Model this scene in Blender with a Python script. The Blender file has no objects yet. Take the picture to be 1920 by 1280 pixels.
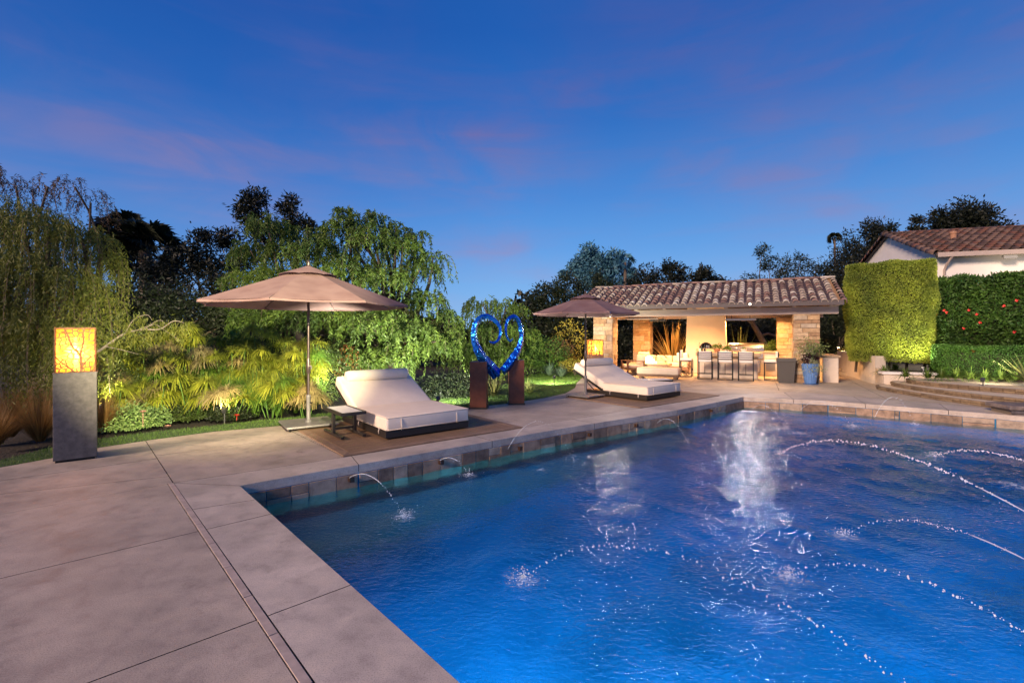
import bpy, bmesh, math, random
import numpy as np
from mathutils import Vector, Matrix, Quaternion
from mathutils.geometry import delaunay_2d_cdt, tessellate_polygon

# ------------------------------------------------------------------ camera, world, light
C = bpy.context.scene.collection
SC = bpy.context.scene
F_PX = 898.0; H_CAM = 1.65; HOR = 624.0
cd = bpy.data.cameras.new('camera'); cam = bpy.data.objects.new('camera', cd); C.objects.link(cam)
cam.location = (0, 0, H_CAM); cam.rotation_euler = (math.radians(90), 0, 0)
cd.sensor_width = 36; cd.lens = 36*F_PX/1920; cd.shift_y = -16/1920; cd.clip_start = .05; cd.clip_end = 1500
SC.camera = cam
SC.view_settings.view_transform = 'Standard'; SC.view_settings.look = 'None'
SC.view_settings.exposure = 0; SC.view_settings.gamma = 1; SC.view_settings.use_curve_mapping = False
SC.render.engine = 'CYCLES'
SC.cycles.use_denoising = True
SC.cycles.max_bounces = 8; SC.cycles.transparent_max_bounces = 12
SC.cycles.sample_clamp_indirect = 4; SC.cycles.blur_glossy = .6

SUN_EL = math.radians(24); SUN_TRAVEL = Vector((.70, .71, 0)).normalized()
W = bpy.data.worlds.new('World'); SC.world = W; W.use_nodes = True
nt = W.node_tree; nt.nodes.clear()
def nn(t, tree=None, **k):
    n = (tree or nt).nodes.new(t)
    for a, b in k.items(): setattr(n, a, b)
    return n
def lk(a, b, tree=None): (tree or nt).links.new(a, b)
def mth(op, a, b=None, c=None, tree=None):
    n = nn('ShaderNodeMath', tree, operation=op)
    for i, v in enumerate((a, b, c)):
        if v is None: continue
        if hasattr(v, 'node'): lk(v, n.inputs[i], tree)
        else: n.inputs[i].default_value = v
    return n.outputs[0]
def ramp(fac, stops, tree=None, interp='LINEAR'):
    n = nn('ShaderNodeValToRGB', tree); cr = n.color_ramp; cr.interpolation = interp
    while len(cr.elements) < len(stops): cr.elements.new(.5)
    for e, (p, c) in zip(cr.elements, stops):
        e.position = p; e.color = (*c, 1) if len(c) == 3 else c
    if fac is not None: lk(fac, n.inputs[0], tree)
    return n.outputs[0]
def mixc(fac, a, b, tree=None, bt='MIX'):
    n = nn('ShaderNodeMix', tree, data_type='RGBA', blend_type=bt)
    for i, v in ((0, fac), (6, a), (7, b)):
        if hasattr(v, 'node'): lk(v, n.inputs[i], tree)
        elif i == 0: n.inputs[0].default_value = v
        else: n.inputs[i].default_value = (*v, 1)
    return n.outputs[2]
tc = nn('ShaderNodeTexCoord'); D = tc.outputs['Generated']
sep = nn('ShaderNodeSeparateXYZ'); lk(D, sep.inputs[0])
el = sep.outputs[2]
grad = ramp(el, [(0, (.32, .55, .86)), (.08, (.21, .46, .86)), (.17, (.115, .35, .80)), (.27, (.062, .25, .69)), (.40, (.026, .160, .55)), (.53, (.0125, .112, .455)), (1, (.007, .05, .26))])
# darker away to the left, as dusk does
lr = ramp(mth('MULTIPLY_ADD', sep.outputs[0], .5, .5), [(0, (.62, .70, .78)), (.28, (.72, .80, .88)), (.5, (1, 1, 1)), (1, (1.12, 1.02, .96))])
base = mixc(1.0, grad, lr, bt='MULTIPLY')
# thin mauve clouds: soft banks broken by stretched noise
mp = nn('ShaderNodeMapping'); lk(D, mp.inputs[0]); mp.inputs['Scale'].default_value = (1.0, 1.0, 2.3); mp.inputs['Rotation'].default_value = (0, math.radians(24), 0)
nz = nn('ShaderNodeTexNoise'); lk(mp.outputs[0], nz.inputs[0]); nz.inputs['Scale'].default_value = 3.2; nz.inputs['Detail'].default_value = 9; nz.inputs['Distortion'].default_value = .9; nz.inputs['Roughness'].default_value = .55
wn = nn('ShaderNodeTexNoise'); lk(D, wn.inputs[0]); wn.inputs['Scale'].default_value = 2.6; wn.inputs['Detail'].default_value = 6; wn.inputs['Roughness'].default_value = .55
wsep = nn('ShaderNodeSeparateColor'); lk(wn.outputs['Color'], wsep.inputs[0])
mp3 = nn('ShaderNodeMapping'); lk(D, mp3.inputs[0]); mp3.inputs['Scale'].default_value = (1.0, 1.0, 7.0); mp3.inputs['Rotation'].default_value = (0, math.radians(30), 0)
st = nn('ShaderNodeTexNoise'); lk(mp3.outputs[0], st.inputs[0]); st.inputs['Scale'].default_value = 3.0; st.inputs['Detail'].default_value = 8; st.inputs['Distortion'].default_value = .5
def sky_dir(px, py): return Vector(((px-960)/F_PX, 1, (HOR-py)/F_PX)).normalized()
banks = [(430, 300, .26, .11, .9), (230, 210, .25, .12, .55), (820, 270, .24, .085, 1.0), (1075, 190, .07, .055, .7), (920, 485, .13, .05, .8), (1650, 140, .30, .13, .85), (1250, 40, .24, .12, .6), (1480, 375, .24, .04, .6), (620, 100, .3, .08, .5), (1850, 260, .2, .08, .5), (2600, 200, .5, .2, .6), (-800, 300, .5, .2, .6)]
cov = None
for px, py, wx, wz, amp in banks:
    d = sky_dir(px, py); az = math.atan2(d.x, d.y)
    a = mth('ADD', mth('SUBTRACT', mth('ARCTAN2', sep.outputs[0], sep.outputs[1]), az), mth('MULTIPLY', mth('SUBTRACT', wsep.outputs[0], .5), .55))
    dz = mth('ADD', mth('SUBTRACT', el, d.z), mth('MULTIPLY', mth('SUBTRACT', wsep.outputs[1], .5), .34))
    q = mth('ADD', mth('POWER', mth('ABSOLUTE', mth('DIVIDE', a, wx)), 2.0), mth('POWER', mth('ABSOLUTE', mth('DIVIDE', dz, wz)), 2.0))
    g = mth('MULTIPLY', mth('EXPONENT', mth('MULTIPLY', q, -1.0)), amp)
    cov = g if cov is None else mth('MAXIMUM', cov, g)
nzr = ramp(nz.outputs[0], [(.34, (.12, .12, .12)), (.60, (1, 1, 1))])
str_ = ramp(st.outputs[0], [(.36, (.45, .45, .45)), (.60, (1, 1, 1))])
veil = mth('MULTIPLY', ramp(st.outputs[0], [(.50, (0, 0, 0)), (.75, (1, 1, 1))]), .16)
fac = mth('MINIMUM', mth('ADD', mth('MULTIPLY', mth('MULTIPLY', cov, nzr), mth('MULTIPLY', str_, .92)), veil), 1.0)
cl_col = ramp(el, [(0, (.42, .42, .66)), (.18, (.27, .26, .52)), (.30, (.22, .195, .43)), (.42, (.14, .135, .39)), (.52, (.085, .11, .38)), (1, (.06, .07, .3))])
sky = mixc(fac, base, cl_col)
nish = nn('ShaderNodeTexSky', sky_type='NISHITA'); nish.sun_disc = False
nish.sun_elevation = math.radians(1.0); nish.sun_rotation = math.radians(200)
tot = mixc(.006, sky, nish.outputs[0], bt='ADD')
bg = nn('ShaderNodeBackground'); lk(tot, bg.inputs[0]); bg.inputs[1].default_value = 1.0
wo = nn('ShaderNodeOutputWorld'); lk(bg.outputs[0], wo.inputs[0])

def sun():
    l = bpy.data.lights.new('sun', 'SUN'); l.energy = 4.9; l.angle = math.radians(14); l.color = (1, .72, .53)
    o = bpy.data.objects.new('sun', l); C.objects.link(o)
    v = Vector((SUN_TRAVEL.x*math.cos(SUN_EL), SUN_TRAVEL.y*math.cos(SUN_EL), -math.sin(SUN_EL)))
    o.rotation_euler = v.to_track_quat('-Z', 'Y').to_euler()
sun()

# ------------------------------------------------------------------ helpers
def G(px, py, z=0.0):
    D = F_PX*(H_CAM-z)/(py-HOR); return Vector(((px-960)*D/F_PX, D, z))
def PD(px, py, D): return Vector(((px-960)*D/F_PX, D, H_CAM-(py-HOR)*D/F_PX))

MATS = {}
def mat(name, col, rough=.6, metal=0, var=0, vscale=6, bump=0, bscale=60, island=0, spec=.5, hue2=None, emit=None, estr=0, trans=0, coat=0, detail=4, stretch=None, bdist=.01):
    if name in MATS: return MATS[name]
    m = bpy.data.materials.new(name); m.use_nodes = True; t = m.node_tree
    b = t.nodes['Principled BSDF']; b.inputs['Roughness'].default_value = rough; b.inputs['Metallic'].default_value = metal
    b.inputs['Specular IOR Level'].default_value = spec
    if coat: b.inputs['Coat Weight'].default_value = coat; b.inputs['Coat Roughness'].default_value = .1
    cur = (*col, 1)
    tcn = nn('ShaderNodeTexCoord', t); co = tcn.outputs['Object']
    if stretch:
        mpn = nn('ShaderNodeMapping', t); lk(co, mpn.inputs[0], t); mpn.inputs['Scale'].default_value = stretch; co = mpn.outputs[0]
    sock = None
    if var:
        nz = nn('ShaderNodeTexNoise', t); lk(co, nz.inputs[0], t); nz.inputs['Scale'].default_value = vscale; nz.inputs['Detail'].default_value = detail; nz.inputs['Roughness'].default_value = .62
        c2 = hue2 or tuple(c*(1-var) for c in col); c1 = tuple(min(1, c*(1+var*.6)) for c in col)
        sock = ramp(nz.outputs[0], [(.32, c2), (.68, c1)], t)
    if island:
        g = nn('ShaderNodeNewGeometry', t)
        r = ramp(g.outputs['Random Per Island'], [(0, (1-island,)*3), (1, (1+island,)*3)], t)
        sock = mixc(1.0, sock if sock else col, r, t, 'MULTIPLY')
    if sock: lk(sock, b.inputs['Base Color'], t)
    else: b.inputs['Base Color'].default_value = cur
    if bump:
        nb = nn('ShaderNodeTexNoise', t); lk(co, nb.inputs[0], t); nb.inputs['Scale'].default_value = bscale; nb.inputs['Detail'].default_value = 5
        bp = nn('ShaderNodeBump', t); bp.inputs['Strength'].default_value = bump; bp.inputs['Distance'].default_value = bdist
        lk(nb.outputs[0], bp.inputs['Height'], t); lk(bp.outputs[0], b.inputs['Normal'], t)
    if emit: b.inputs['Emission Color'].default_value = (*emit, 1); b.inputs['Emission Strength'].default_value = estr
    if trans: b.inputs['Transmission Weight'].default_value = trans
    MATS[name] = m; return m
def leafmat(name, col, col2, tr=.25):
    if name in MATS: return MATS[name]
    m = bpy.data.materials.new(name); m.use_nodes = True; t = m.node_tree; t.nodes.clear()
    g = nn('ShaderNodeNewGeometry', t)
    r = ramp(g.outputs['Random Per Island'], [(0, col), (.55, tuple((a+b)/2 for a, b in zip(col, col2))), (1, col2)], t)
    tcn = nn('ShaderNodeTexCoord', t); nz = nn('ShaderNodeTexNoise', t); lk(tcn.outputs['Object'], nz.inputs[0], t); nz.inputs['Scale'].default_value = 1.6; nz.inputs['Detail'].default_value = 3
    v = ramp(nz.outputs[0], [(.35, (.62, .66, .7)), (.65, (1.25, 1.2, 1.0))], t)
    c = mixc(1.0, r, v, t, 'MULTIPLY')
    p = nn('ShaderNodeBsdfPrincipled', t); lk(c, p.inputs['Base Color'], t); p.inputs['Roughness'].default_value = .55; p.inputs['Specular IOR Level'].default_value = .35
    tl = nn('ShaderNodeBsdfTranslucent', t); lk(c, tl.inputs[0], t)
    mx = nn('ShaderNodeMixShader', t); mx.inputs[0].default_value = tr; lk(p.outputs[0], mx.inputs[1], t); lk(tl.outputs[0], mx.inputs[2], t)
    o = nn('ShaderNodeOutputMaterial', t); lk(mx.outputs[0], o.inputs[0], t)
    MATS[name] = m; return m

class MB:
    def __init__(s): s.v = []; s.f = []
    def add(s, vs, fs):
        n = len(s.v); s.v += [tuple(v) for v in vs]; s.f += [tuple(i+n for i in f) for f in fs]; return s
    def box(s, lo, hi, M=None):
        x0, y0, z0 = lo; x1, y1, z1 = hi
        v = [Vector(p) for p in ((x0,y0,z0),(x1,y0,z0),(x1,y1,z0),(x0,y1,z0),(x0,y0,z1),(x1,y0,z1),(x1,y1,z1),(x0,y1,z1))]
        if M: v = [M @ p for p in v]
        return s.add(v, [(0,3,2,1),(4,5,6,7),(0,1,5,4),(1,2,6,5),(2,3,7,6),(3,0,4,7)])
    def hexa(s, bot, top):
        return s.add(list(bot)+list(top), [(0,3,2,1),(4,5,6,7),(0,1,5,4),(1,2,6,5),(2,3,7,6),(3,0,4,7)])
    def prism(s, poly, z0, z1):
        n = len(poly); v = [(p[0], p[1], z0) for p in poly]+[(p[0], p[1], z1) for p in poly]
        return s.add(v, [tuple(range(n-1, -1, -1)), tuple(range(n, 2*n))]+[(i, (i+1) % n, (i+1) % n+n, i+n) for i in range(n)])
    def tube(s, pts, rad, n=8, cap=True, sx=1, up=None):
        pts = [Vector(p) for p in pts]; k = len(pts)
        if not hasattr(rad, '__len__'): rad = [rad]*k
        T = [(pts[min(i+1, k-1)]-pts[max(i-1, 0)]).normalized() for i in range(k)]
        U = Vector(up) if up else (Vector((0, 0, 1)) if abs(T[0].z) < .9 else Vector((1, 0, 0)))
        U = (U-T[0]*U.dot(T[0])).normalized(); vs = []
        for i in range(k):
            U = (U-T[i]*U.dot(T[i])).normalized(); B = T[i].cross(U)
            for j in range(n):
                a = 2*math.pi*j/n
                vs.append(pts[i]+U*math.cos(a)*rad[i]+B*math.sin(a)*rad[i]*sx)
        fs = [(i*n+j, i*n+(j+1) % n, (i+1)*n+(j+1) % n, (i+1)*n+j) for i in range(k-1) for j in range(n)]
        if cap: fs += [tuple(range(n-1, -1, -1)), tuple(range((k-1)*n, k*n))]
        return s.add(vs, fs)
    def lathe(s, prof, n=24, c=(0, 0, 0), cap=True):
        vs = [(c[0]+r*math.cos(2*math.pi*j/n), c[1]+r*math.sin(2*math.pi*j/n), c[2]+z) for r, z in prof for j in range(n)]
        fs = [(i*n+j, i*n+(j+1) % n, (i+1)*n+(j+1) % n, (i+1)*n+j) for i in range(len(prof)-1) for j in range(n)]
        if cap: fs += [tuple(range(n-1, -1, -1)), tuple(range((len(prof)-1)*n, len(prof)*n))]
        return s.add(vs, fs)
    def build(s, name, m, parent=None, smooth=False, bevel=0, seg=2, loc=None):
        me = bpy.data.meshes.new(name); me.from_pydata(s.v, [], s.f)
        if bevel:
            b = bmesh.new(); b.from_mesh(me); bmesh.ops.recalc_face_normals(b, faces=b.faces)
            bmesh.ops.bevel(b, geom=[e for e in b.edges if e.is_manifold and e.calc_face_angle(0) > .5], offset=bevel, segments=seg, affect='EDGES', profile=.5, clamp_overlap=True)
            b.to_mesh(me); b.free()
        me.materials.append(m)
        if smooth:
            me.polygons.foreach_set('use_smooth', [True]*len(me.polygons))
            if smooth != 'all': me.set_sharp_from_angle(angle=math.radians(38))
        o = bpy.data.objects.new(name, me); C.objects.link(o)
        if parent: o.parent = parent
        if loc: o.location = loc
        return o
def thing(name, label, cat, loc=(0, 0, 0), rz=0, group=None):
    o = bpy.data.objects.new(name, None); C.objects.link(o); o.location = loc; o.rotation_euler = (0, 0, rz)
    o['label'] = label; o['category'] = cat
    if group: o['group'] = group
    o.empty_display_size = .2
    return o
def tag(o, label, cat, group=None):
    o['label'] = label; o['category'] = cat
    if group: o['group'] = group
    return o
def structure(o): o['kind'] = 'structure'; return o
def stuff(o): o['kind'] = 'stuff'; return o
def copy_tree(o, parent=None):
    c = o.copy(); C.objects.link(c)
    if parent: c.parent = parent
    for ch in list(o.children): copy_tree(ch, c)
    return c
def linked(name, mesh, parent, loc=(0, 0, 0), rot=(0, 0, 0), scl=(1, 1, 1)):
    o = bpy.data.objects.new(name, mesh); C.objects.link(o)
    if parent: o.parent = parent
    o.location = loc; o.rotation_euler = rot; o.scale = scl; return o
def npmesh(name, V, F, m, parent=None, smooth=False):
    me = bpy.data.meshes.new(name); V = np.asarray(V, np.float32); F = np.asarray(F, np.int32); k = F.shape[1]
    me.vertices.add(len(V)); me.vertices.foreach_set('co', V.ravel())
    me.loops.add(F.size); me.loops.foreach_set('vertex_index', F.ravel())
    me.polygons.add(len(F)); me.polygons.foreach_set('loop_start', np.arange(0, F.size, k, dtype=np.int32))
    me.update(calc_edges=True); me.validate()
    if smooth: me.polygons.foreach_set('use_smooth', [True]*len(me.polygons))
    for q in (m if isinstance(m, (list, tuple)) else [m]): me.materials.append(q)
    o = bpy.data.objects.new(name, me); C.objects.link(o)
    if parent: o.parent = parent
    return o
R = np.random.default_rng(7); random.seed(7)
def unit(a): return a/np.maximum(np.linalg.norm(a, axis=-1, keepdims=True), 1e-9)
def leafquads(P, Dv, L, Wd, droop=0):
    n = len(P); Dv = unit(Dv); S = unit(np.cross(Dv, unit(R.normal(size=(n, 3))))); L = np.broadcast_to(L, n)[:, None]; Wd = np.broadcast_to(Wd, n)[:, None]
    m = P+Dv*L*.45; tip = P+Dv*L; tip[:, 2] -= droop*L[:, 0]
    V = np.stack([P, m+S*Wd/2, tip, m-S*Wd/2], 1).reshape(-1, 3)
    return V, np.arange(4*n).reshape(n, 4)
def poly_split(poly, p, d):
    # split polygon by line through p along d -> pieces (left, right)
    nrm = Vector((-d[1], d[0])); out = []
    for sg in (1, -1):
        res = []; n = len(poly)
        for i in range(n):
            a, b = poly[i], poly[(i+1) % n]
            da = sg*((a[0]-p[0])*nrm.x+(a[1]-p[1])*nrm.y); db = sg*((b[0]-p[0])*nrm.x+(b[1]-p[1])*nrm.y)
            if da >= 0: res.append(a)
            if (da > 0 > db) or (da < 0 < db):
                t = da/(da-db); res.append((a[0]+(b[0]-a[0])*t, a[1]+(b[1]-a[1])*t))
        if len(res) > 2: out.append(res)
    return out
def area(p): return sum(p[i][0]*p[(i+1) % len(p)][1]-p[(i+1) % len(p)][0]*p[i][1] for i in range(len(p)))/2
def inset(p, g):
    if area(p) < 0: p = p[::-1]
    n = len(p); out = []
    for i in range(n):
        a, b, c = Vector(p[i-1][:2]), Vector(p[i][:2]), Vector(p[(i+1) % n][:2])
        if (b-a).length < 1e-4 or (c-b).length < 1e-4: continue
        e1 = (b-a).normalized(); e2 = (c-b).normalized()
        n1 = Vector((-e1.y, e1.x)); n2 = Vector((-e2.y, e2.x)); k = 1+n1.dot(n2)
        q = b+(n1+n2)*(g/max(k, .3)); out.append((q.x, q.y))
    return out
def pts2(*l): return [tuple(G(*p)[:2]) for p in l]

# ------------------------------------------------------------------ materials of the ground
def conc(name, c, rough):
    m = mat(name, c, rough, var=.30, vscale=1.1, bump=.35, bscale=160, detail=10, bdist=.004, spec=.45); t = m.node_tree; p = t.nodes['Principled BSDF']
    src = p.inputs['Base Color'].links[0].from_socket; tcn = nn('ShaderNodeTexCoord', t)
    a = nn('ShaderNodeTexNoise', t); lk(tcn.outputs['Object'], a.inputs[0], t); a.inputs['Scale'].default_value = 5.5; a.inputs['Detail'].default_value = 8; a.inputs['Roughness'].default_value = .7; a.inputs['Distortion'].default_value = .4
    b = nn('ShaderNodeTexNoise', t); lk(tcn.outputs['Object'], b.inputs[0], t); b.inputs['Scale'].default_value = 140; b.inputs['Detail'].default_value = 2
    c1 = mixc(1.0, src, ramp(a.outputs[0], [(.30, (.74, .72, .72)), (.5, (1, 1, 1)), (.72, (1.14, 1.12, 1.08))], t), t, 'MULTIPLY')
    c2 = mixc(1.0, c1, ramp(b.outputs[0], [(.30, (.70, .70, .70)), (.45, (1, 1, 1)), (.66, (1.15, 1.15, 1.15))], t), t, 'MULTIPLY')
    sp = nn('ShaderNodeTexNoise', t); lk(tcn.outputs['Object'], sp.inputs[0], t); sp.inputs['Scale'].default_value = 2.6; sp.inputs['Detail'].default_value = 10; sp.inputs['Roughness'].default_value = .78
    c2 = mixc(1.0, c2, ramp(sp.outputs[0], [(.30, (.66, .63, .62)), (.42, (1, 1, 1)), (.62, (1, 1, 1)), (.72, (1.12, 1.1, 1.08))], t), t, 'MULTIPLY')
    lk(c2, p.inputs['Base Color'], t); lk(ramp(a.outputs[0], [(.3, (rough-.16,)*3), (.7, (rough+.1,)*3)], t), p.inputs['Roughness'], t); return m
concrete = conc('concrete', (.41, .335, .27), .58)
concrete2 = conc('coping_concrete', (.48, .405, .34), .55)
grout = mat('grout', (.05, .045, .042), .9)
tan_paving = mat('tan_paving', (.42, .34, .25), .8, var=.22, vscale=3, bump=.3, bscale=120, bdist=.004)
soil = mat('soil', (.035, .025, .018), .95, var=.5, vscale=4, bump=.8, bscale=25, bdist=.05)
stucco = mat('stucco', (.62, .53, .43), .9, var=.08, vscale=3, bump=.35, bscale=90)
white_stucco = mat('white_stucco', (.74, .70, .66), .9, var=.05, vscale=2, bump=.35, bscale=60)
pool_blue = mat('pool_plaster', (.003, .20, .43), .7, var=.55, vscale=.8, bump=.2, bscale=40)
tile_stone = mat('waterline_stone', (.31, .205, .135), .55, var=.45, vscale=7, bump=.7, bscale=45, detail=7)
dark_metal = mat('dark_bronze_metal', (.055, .045, .04), .42, metal=.6)
black_metal = mat('black_metal', (.015, .015, .016), .4, metal=.5)
cushion = mat('cream_cushion', (.80, .68, .56), .85, var=.05, vscale=5, bump=.25, bscale=300, bdist=.002)
white_top = mat('white_tabletop', (.72, .68, .64), .5, var=.04, vscale=8)

WATER_Z = -.27
# pool outline (world)
P0 = (-2.94, 5.18); PC = (5.97, 12.35)
pool = [P0, (-.24, 2.26), (2.3, -.49), (13.5, -.49), (13.5, 6.6), (10.25, 9.3), (9.85, 9.75), (8.69, 10.74), (7.67, 11.62), PC, (3.54, 10.24), (.83, 8.24), (-1.92, 6.0)]
HOLE = pool
def offset_pool(g): return inset(pool, -g)

# ground sheet to the horizon, with the pool cut out
def sheet(name, outer, holes, z, m):
    loops = [[Vector((p[0], p[1], 0)) for p in outer]]+[[Vector((p[0], p[1], 0)) for p in h] for h in holes]
    tris = tessellate_polygon(loops); flat = [v for l in loops for v in l]
    mb = MB(); vs = [(v.x, v.y, z) for v in flat]; fs = []
    for t in tris:
        a, b, c = (Vector(vs[i]) for i in t)
        fs.append(tuple(t) if (b-a).cross(c-a).z > 0 else tuple(t[::-1]))
    mb.add(vs, fs); return mb.build(name, m)
structure(sheet('ground', [(-900, -40), (900, -40), (900, 900), (-900, 900)], [offset_pool(.12)], -.10, soil))

# ------------------------------------------------------------------ pool deck
A = (325, 905); K = (273, 826); Cn = (450, 910)
DR = G(590, 1280); Ag = G(*A); ddr = (DR-Ag).normalized()
drain_end = Ag+ddr*7.2
near_end = Vector((2.3, -.49, 0))
lawn_px = [(0, 876), (95, 859), (185, 839), (275, 825.5), (400, 809), (480, 802), (560, 795), (620, 789), (700, 783), (800, 773), (880, 764), (955, 756), (1020, 746), (1060, 737), (1078, 727), (1081, 718), (1090, 709), (1112, 702)]
lawn_curve = pts2(*lawn_px)
J = {'J5': (G(0, 1084), G(378, 994)), 'J6': (G(371, 953), G(480, 936)), 'J7': (G(163, 1280), G(480, 1162)), 'J2': (G(0, 964), Ag), 'J3': (G(0, 926), G(180, 907)), 'J4': (G(0, 901), G(297, 859))}
def line(k): a, b = J[k]; d = (b-a); return (a.x, a.y), (d.x, d.y)
def ext(k, x): (p, d) = line(k); t = (x-p[0])/d[0]; return (x, p[1]+d[1]*t)
deckT = bpy.data.objects.new('pool_deck', None); C.objects.link(deckT); deckT['kind'] = 'structure'
def seg_dist(p, a, b):
    p, a, b = Vector(p), Vector(a), Vector(b); d = b-a; t = max(0, min(1, (p-a).dot(d)/d.length_squared)); return (p-a-d*t).length
def slabs(region, cuts, m, name='slab', gap=.0045, z0=-.10, z1=0.0, parent=None, sub=None):
    pcs = [region]
    for p, d in cuts:
        nx = []
        for q in pcs: nx += [w for w in poly_split(q, p, d) if abs(area(w)) > .02]
        pcs = nx
    for q in pcs:
        q = inset(q, gap)
        if len(q) < 3: continue
        ob = MB().prism(q, z0, z1).build(name, m, parent or deckT); ob.data.materials.append(grout)
        for f in ob.data.polygons:
            if abs(f.normal.z) < .5:
                c = f.center
                if not any(seg_dist((c.x, c.y), pool[i], pool[(i+1) % len(pool)]) < .05 for i in range(len(pool))): f.material_index = 1
    return pcs
# dark joint bed under the slabs
bed = [(-9, -2)]+[(-9, 4.9)]+lawn_curve+[(2.9, 17.5), (2.9, 19.5), (6.5, 25.5), (17, 22), (16, 10.6), (14.5, -2)]
structure(sheet('joint_bed', bed, [offset_pool(.03)], -.06, grout))
ax = Vector((.779, .627)); bx_ = Vector((.627, -.779))
j7b = (near_end.x-2.0, near_end.y+.9)
# coping band beside the drain
slabs([tuple(Ag[:2]), P0, (-.24, 2.26), (near_end.x, near_end.y), (drain_end.x, drain_end.y)],
      [line('J6'), line('J5'), line('J7'), ((.3, .9), line('J7')[1])], concrete2)
# the field left of the drain
dn = Vector((ddr.y, -ddr.x))
offd = .055
Aoff = (Ag.x-dn.x*0-offd*abs(ddr.y), Ag.y-offd*abs(ddr.x)*.8)
slabs([ext('J2', -9), Aoff, (drain_end.x-offd, drain_end.y-.03), (-9, -2.0)], [line('J5'), line('J7'), ((-1.2, 1.0), line('J7')[1])], concrete)
# drain strip: recessed slot with a pale cover
q0 = Vector(Aoff); q1 = Vector((drain_end.x-offd, drain_end.y-.03))
dr = thing('channel_drain', 'narrow pale slot drain cover running along the pool side of the deck joint', 'drain')
sd = Vector((ddr.y, -ddr.x))
a0 = q0+Vector((.008, .004)); sdv = Vector((-ddr.y, ddr.x))
if sdv.x < 0: sdv = -sdv
drain_m = mat('drain_cover', (.42, .33, .28), .6, var=.2, vscale=12)
nL = 14; seg = (q1-q0)/nL
for i in range(nL):
    s0 = q0+seg*i+seg.normalized()*.004; s1 = q0+seg*(i+1)-seg.normalized()*.004
    w0 = sdv*.003; w1 = sdv*.052
    MB().hexa([(s0.x+w0.x, s0.y+w0.y, -.05), (s1.x+w0.x, s1.y+w0.y, -.05), (s1.x+w1.x, s1.y+w1.y, -.05), (s0.x+w1.x, s0.y+w1.y, -.05)],
              [(s0.x+w0.x, s0.y+w0.y, .003), (s1.x+w0.x, s1.y+w0.y, .003), (s1.x+w1.x, s1.y+w1.y, .003), (s0.x+w1.x, s0.y+w1.y, .003)]).build('drain_cover', drain_m, dr, bevel=.003)
# upper left field up to the lawn
left_lawn = [p for p, q in zip(lawn_curve, lawn_px) if q[0] < 273]
slabs([ext('J2', -9), (-9, 5.6)]+[(x, y) for x, y in left_lawn]+[tuple(G(*K)[:2]), tuple(Ag[:2])], [line('J4'), line('J3')], concrete)
# coping strip along the long edge
Wp = G(643, 857)
strip_off = .52
def edge_off(p, g): return (p[0]-.627*g, p[1]+.779*g)
strip = [tuple(Ag[:2]), tuple(Wp[:2]), edge_off(PC, .60), PC, (3.54, 10.24), (.83, 8.24), (-1.92, 6.0), P0]
cuts = [((-1.92, 6.0), (-.627+.2, .779)), ((-.3, 7.32), (-.627, .779)), ((1.5, 8.75), (-.627, .779)), ((3.54, 10.24), (-.627, .779)), ((4.9, 11.4), (-.627, .779))]
slabs(strip, cuts, concrete2)
# middle field between strip and lawn
mid_lawn = [p for p, q in zip(lawn_curve, lawn_px) if q[0] > 273]
mid = [tuple(Ag[:2]), tuple(G(*K)[:2])]+mid_lawn+[(2.9, 17.5), (8.0, 13.45), edge_off(PC, .60), tuple(Wp[:2])]
mcuts = [((-1.95, 6.05), (-.66, .75)), ((.195, 8.32), (-.66, .75)), ((1.6, 9.5), (-.66, .75)), ((3.0, 10.6), (-.66, .75)), ((0, 10.3), (.779, .627)), ((-2.7, 14.0), (.93, -.25))]
slabs(mid, mcuts, concrete)
# far side: coping and paving to the pavilion and to the steps
far_out = [edge_off(PC, .60), (8.0, 13.45), (9.05, 12.2), (10.05, 11.1), (10.7, 10.2), (10.25, 9.3), (9.85, 9.75), (8.69, 10.74), (7.67, 11.62), PC]
slabs(far_out, [((7.0, 11.9), (.4, 1)), ((8.2, 11.1), (.5, 1)), ((9.3, 10.2), (.55, .8))], concrete2)
pav_floor = [(2.9, 17.5), (2.9, 19.5), (6.5, 25.5), (14.2, 21.6), (15.5, 19), (13.4, 15.5), (10.85, 13.9), (10.55, 12.8), (10.45, 11.8), (10.6, 10.9), (10.7, 10.2), (10.05, 11.1), (9.05, 12.2), (8.0, 13.45)]
slabs(pav_floor, [((3.6, 17.2), (.89, -.45)), ((4.4, 18.9), (.89, -.45)), ((5.2, 20.5), (.89, -.45)), ((6, 16), (.45, .89)), ((8.3, 15), (.45, .89)), ((10.4, 14), (.45, .89)), ((8.6, 14.6), (.89, -.45))], tan_paving)

# pool shell, walls, underwater bench
pl = offset_pool(.01)
mb = MB(); n = len(pl)
mb.add([(p[0], p[1], -.10) for p in pl]+[(p[0], p[1], -1.9) for p in pl], [(i, i+n, (i+1) % n+n, (i+1) % n) for i in range(n)])
loops = [[Vector((p[0], p[1], 0)) for p in pl]]
mb.add([(p[0], p[1], -1.9) for p in pl], [tuple(t) for t in tessellate_polygon(loops)])
o = mb.build('pool_basin', pool_blue); structure(o)
bench_m = mat('bench_plaster', (.03, .07, .10), .7, var=.3, vscale=3)
bw = [P0, (-1.92, 6.0), (.83, 8.24), (3.54, 10.24)]
bench = [(p[0]+.627*.02, p[1]-.779*.02) for p in bw]+[(p[0]+.627*.34, p[1]-.779*.34) for p in bw[::-1]]
structure(MB().prism(bench if area(bench) > 0 else bench[::-1], -1.88, -.62).build('underwater_ledge', bench_m))
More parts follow.
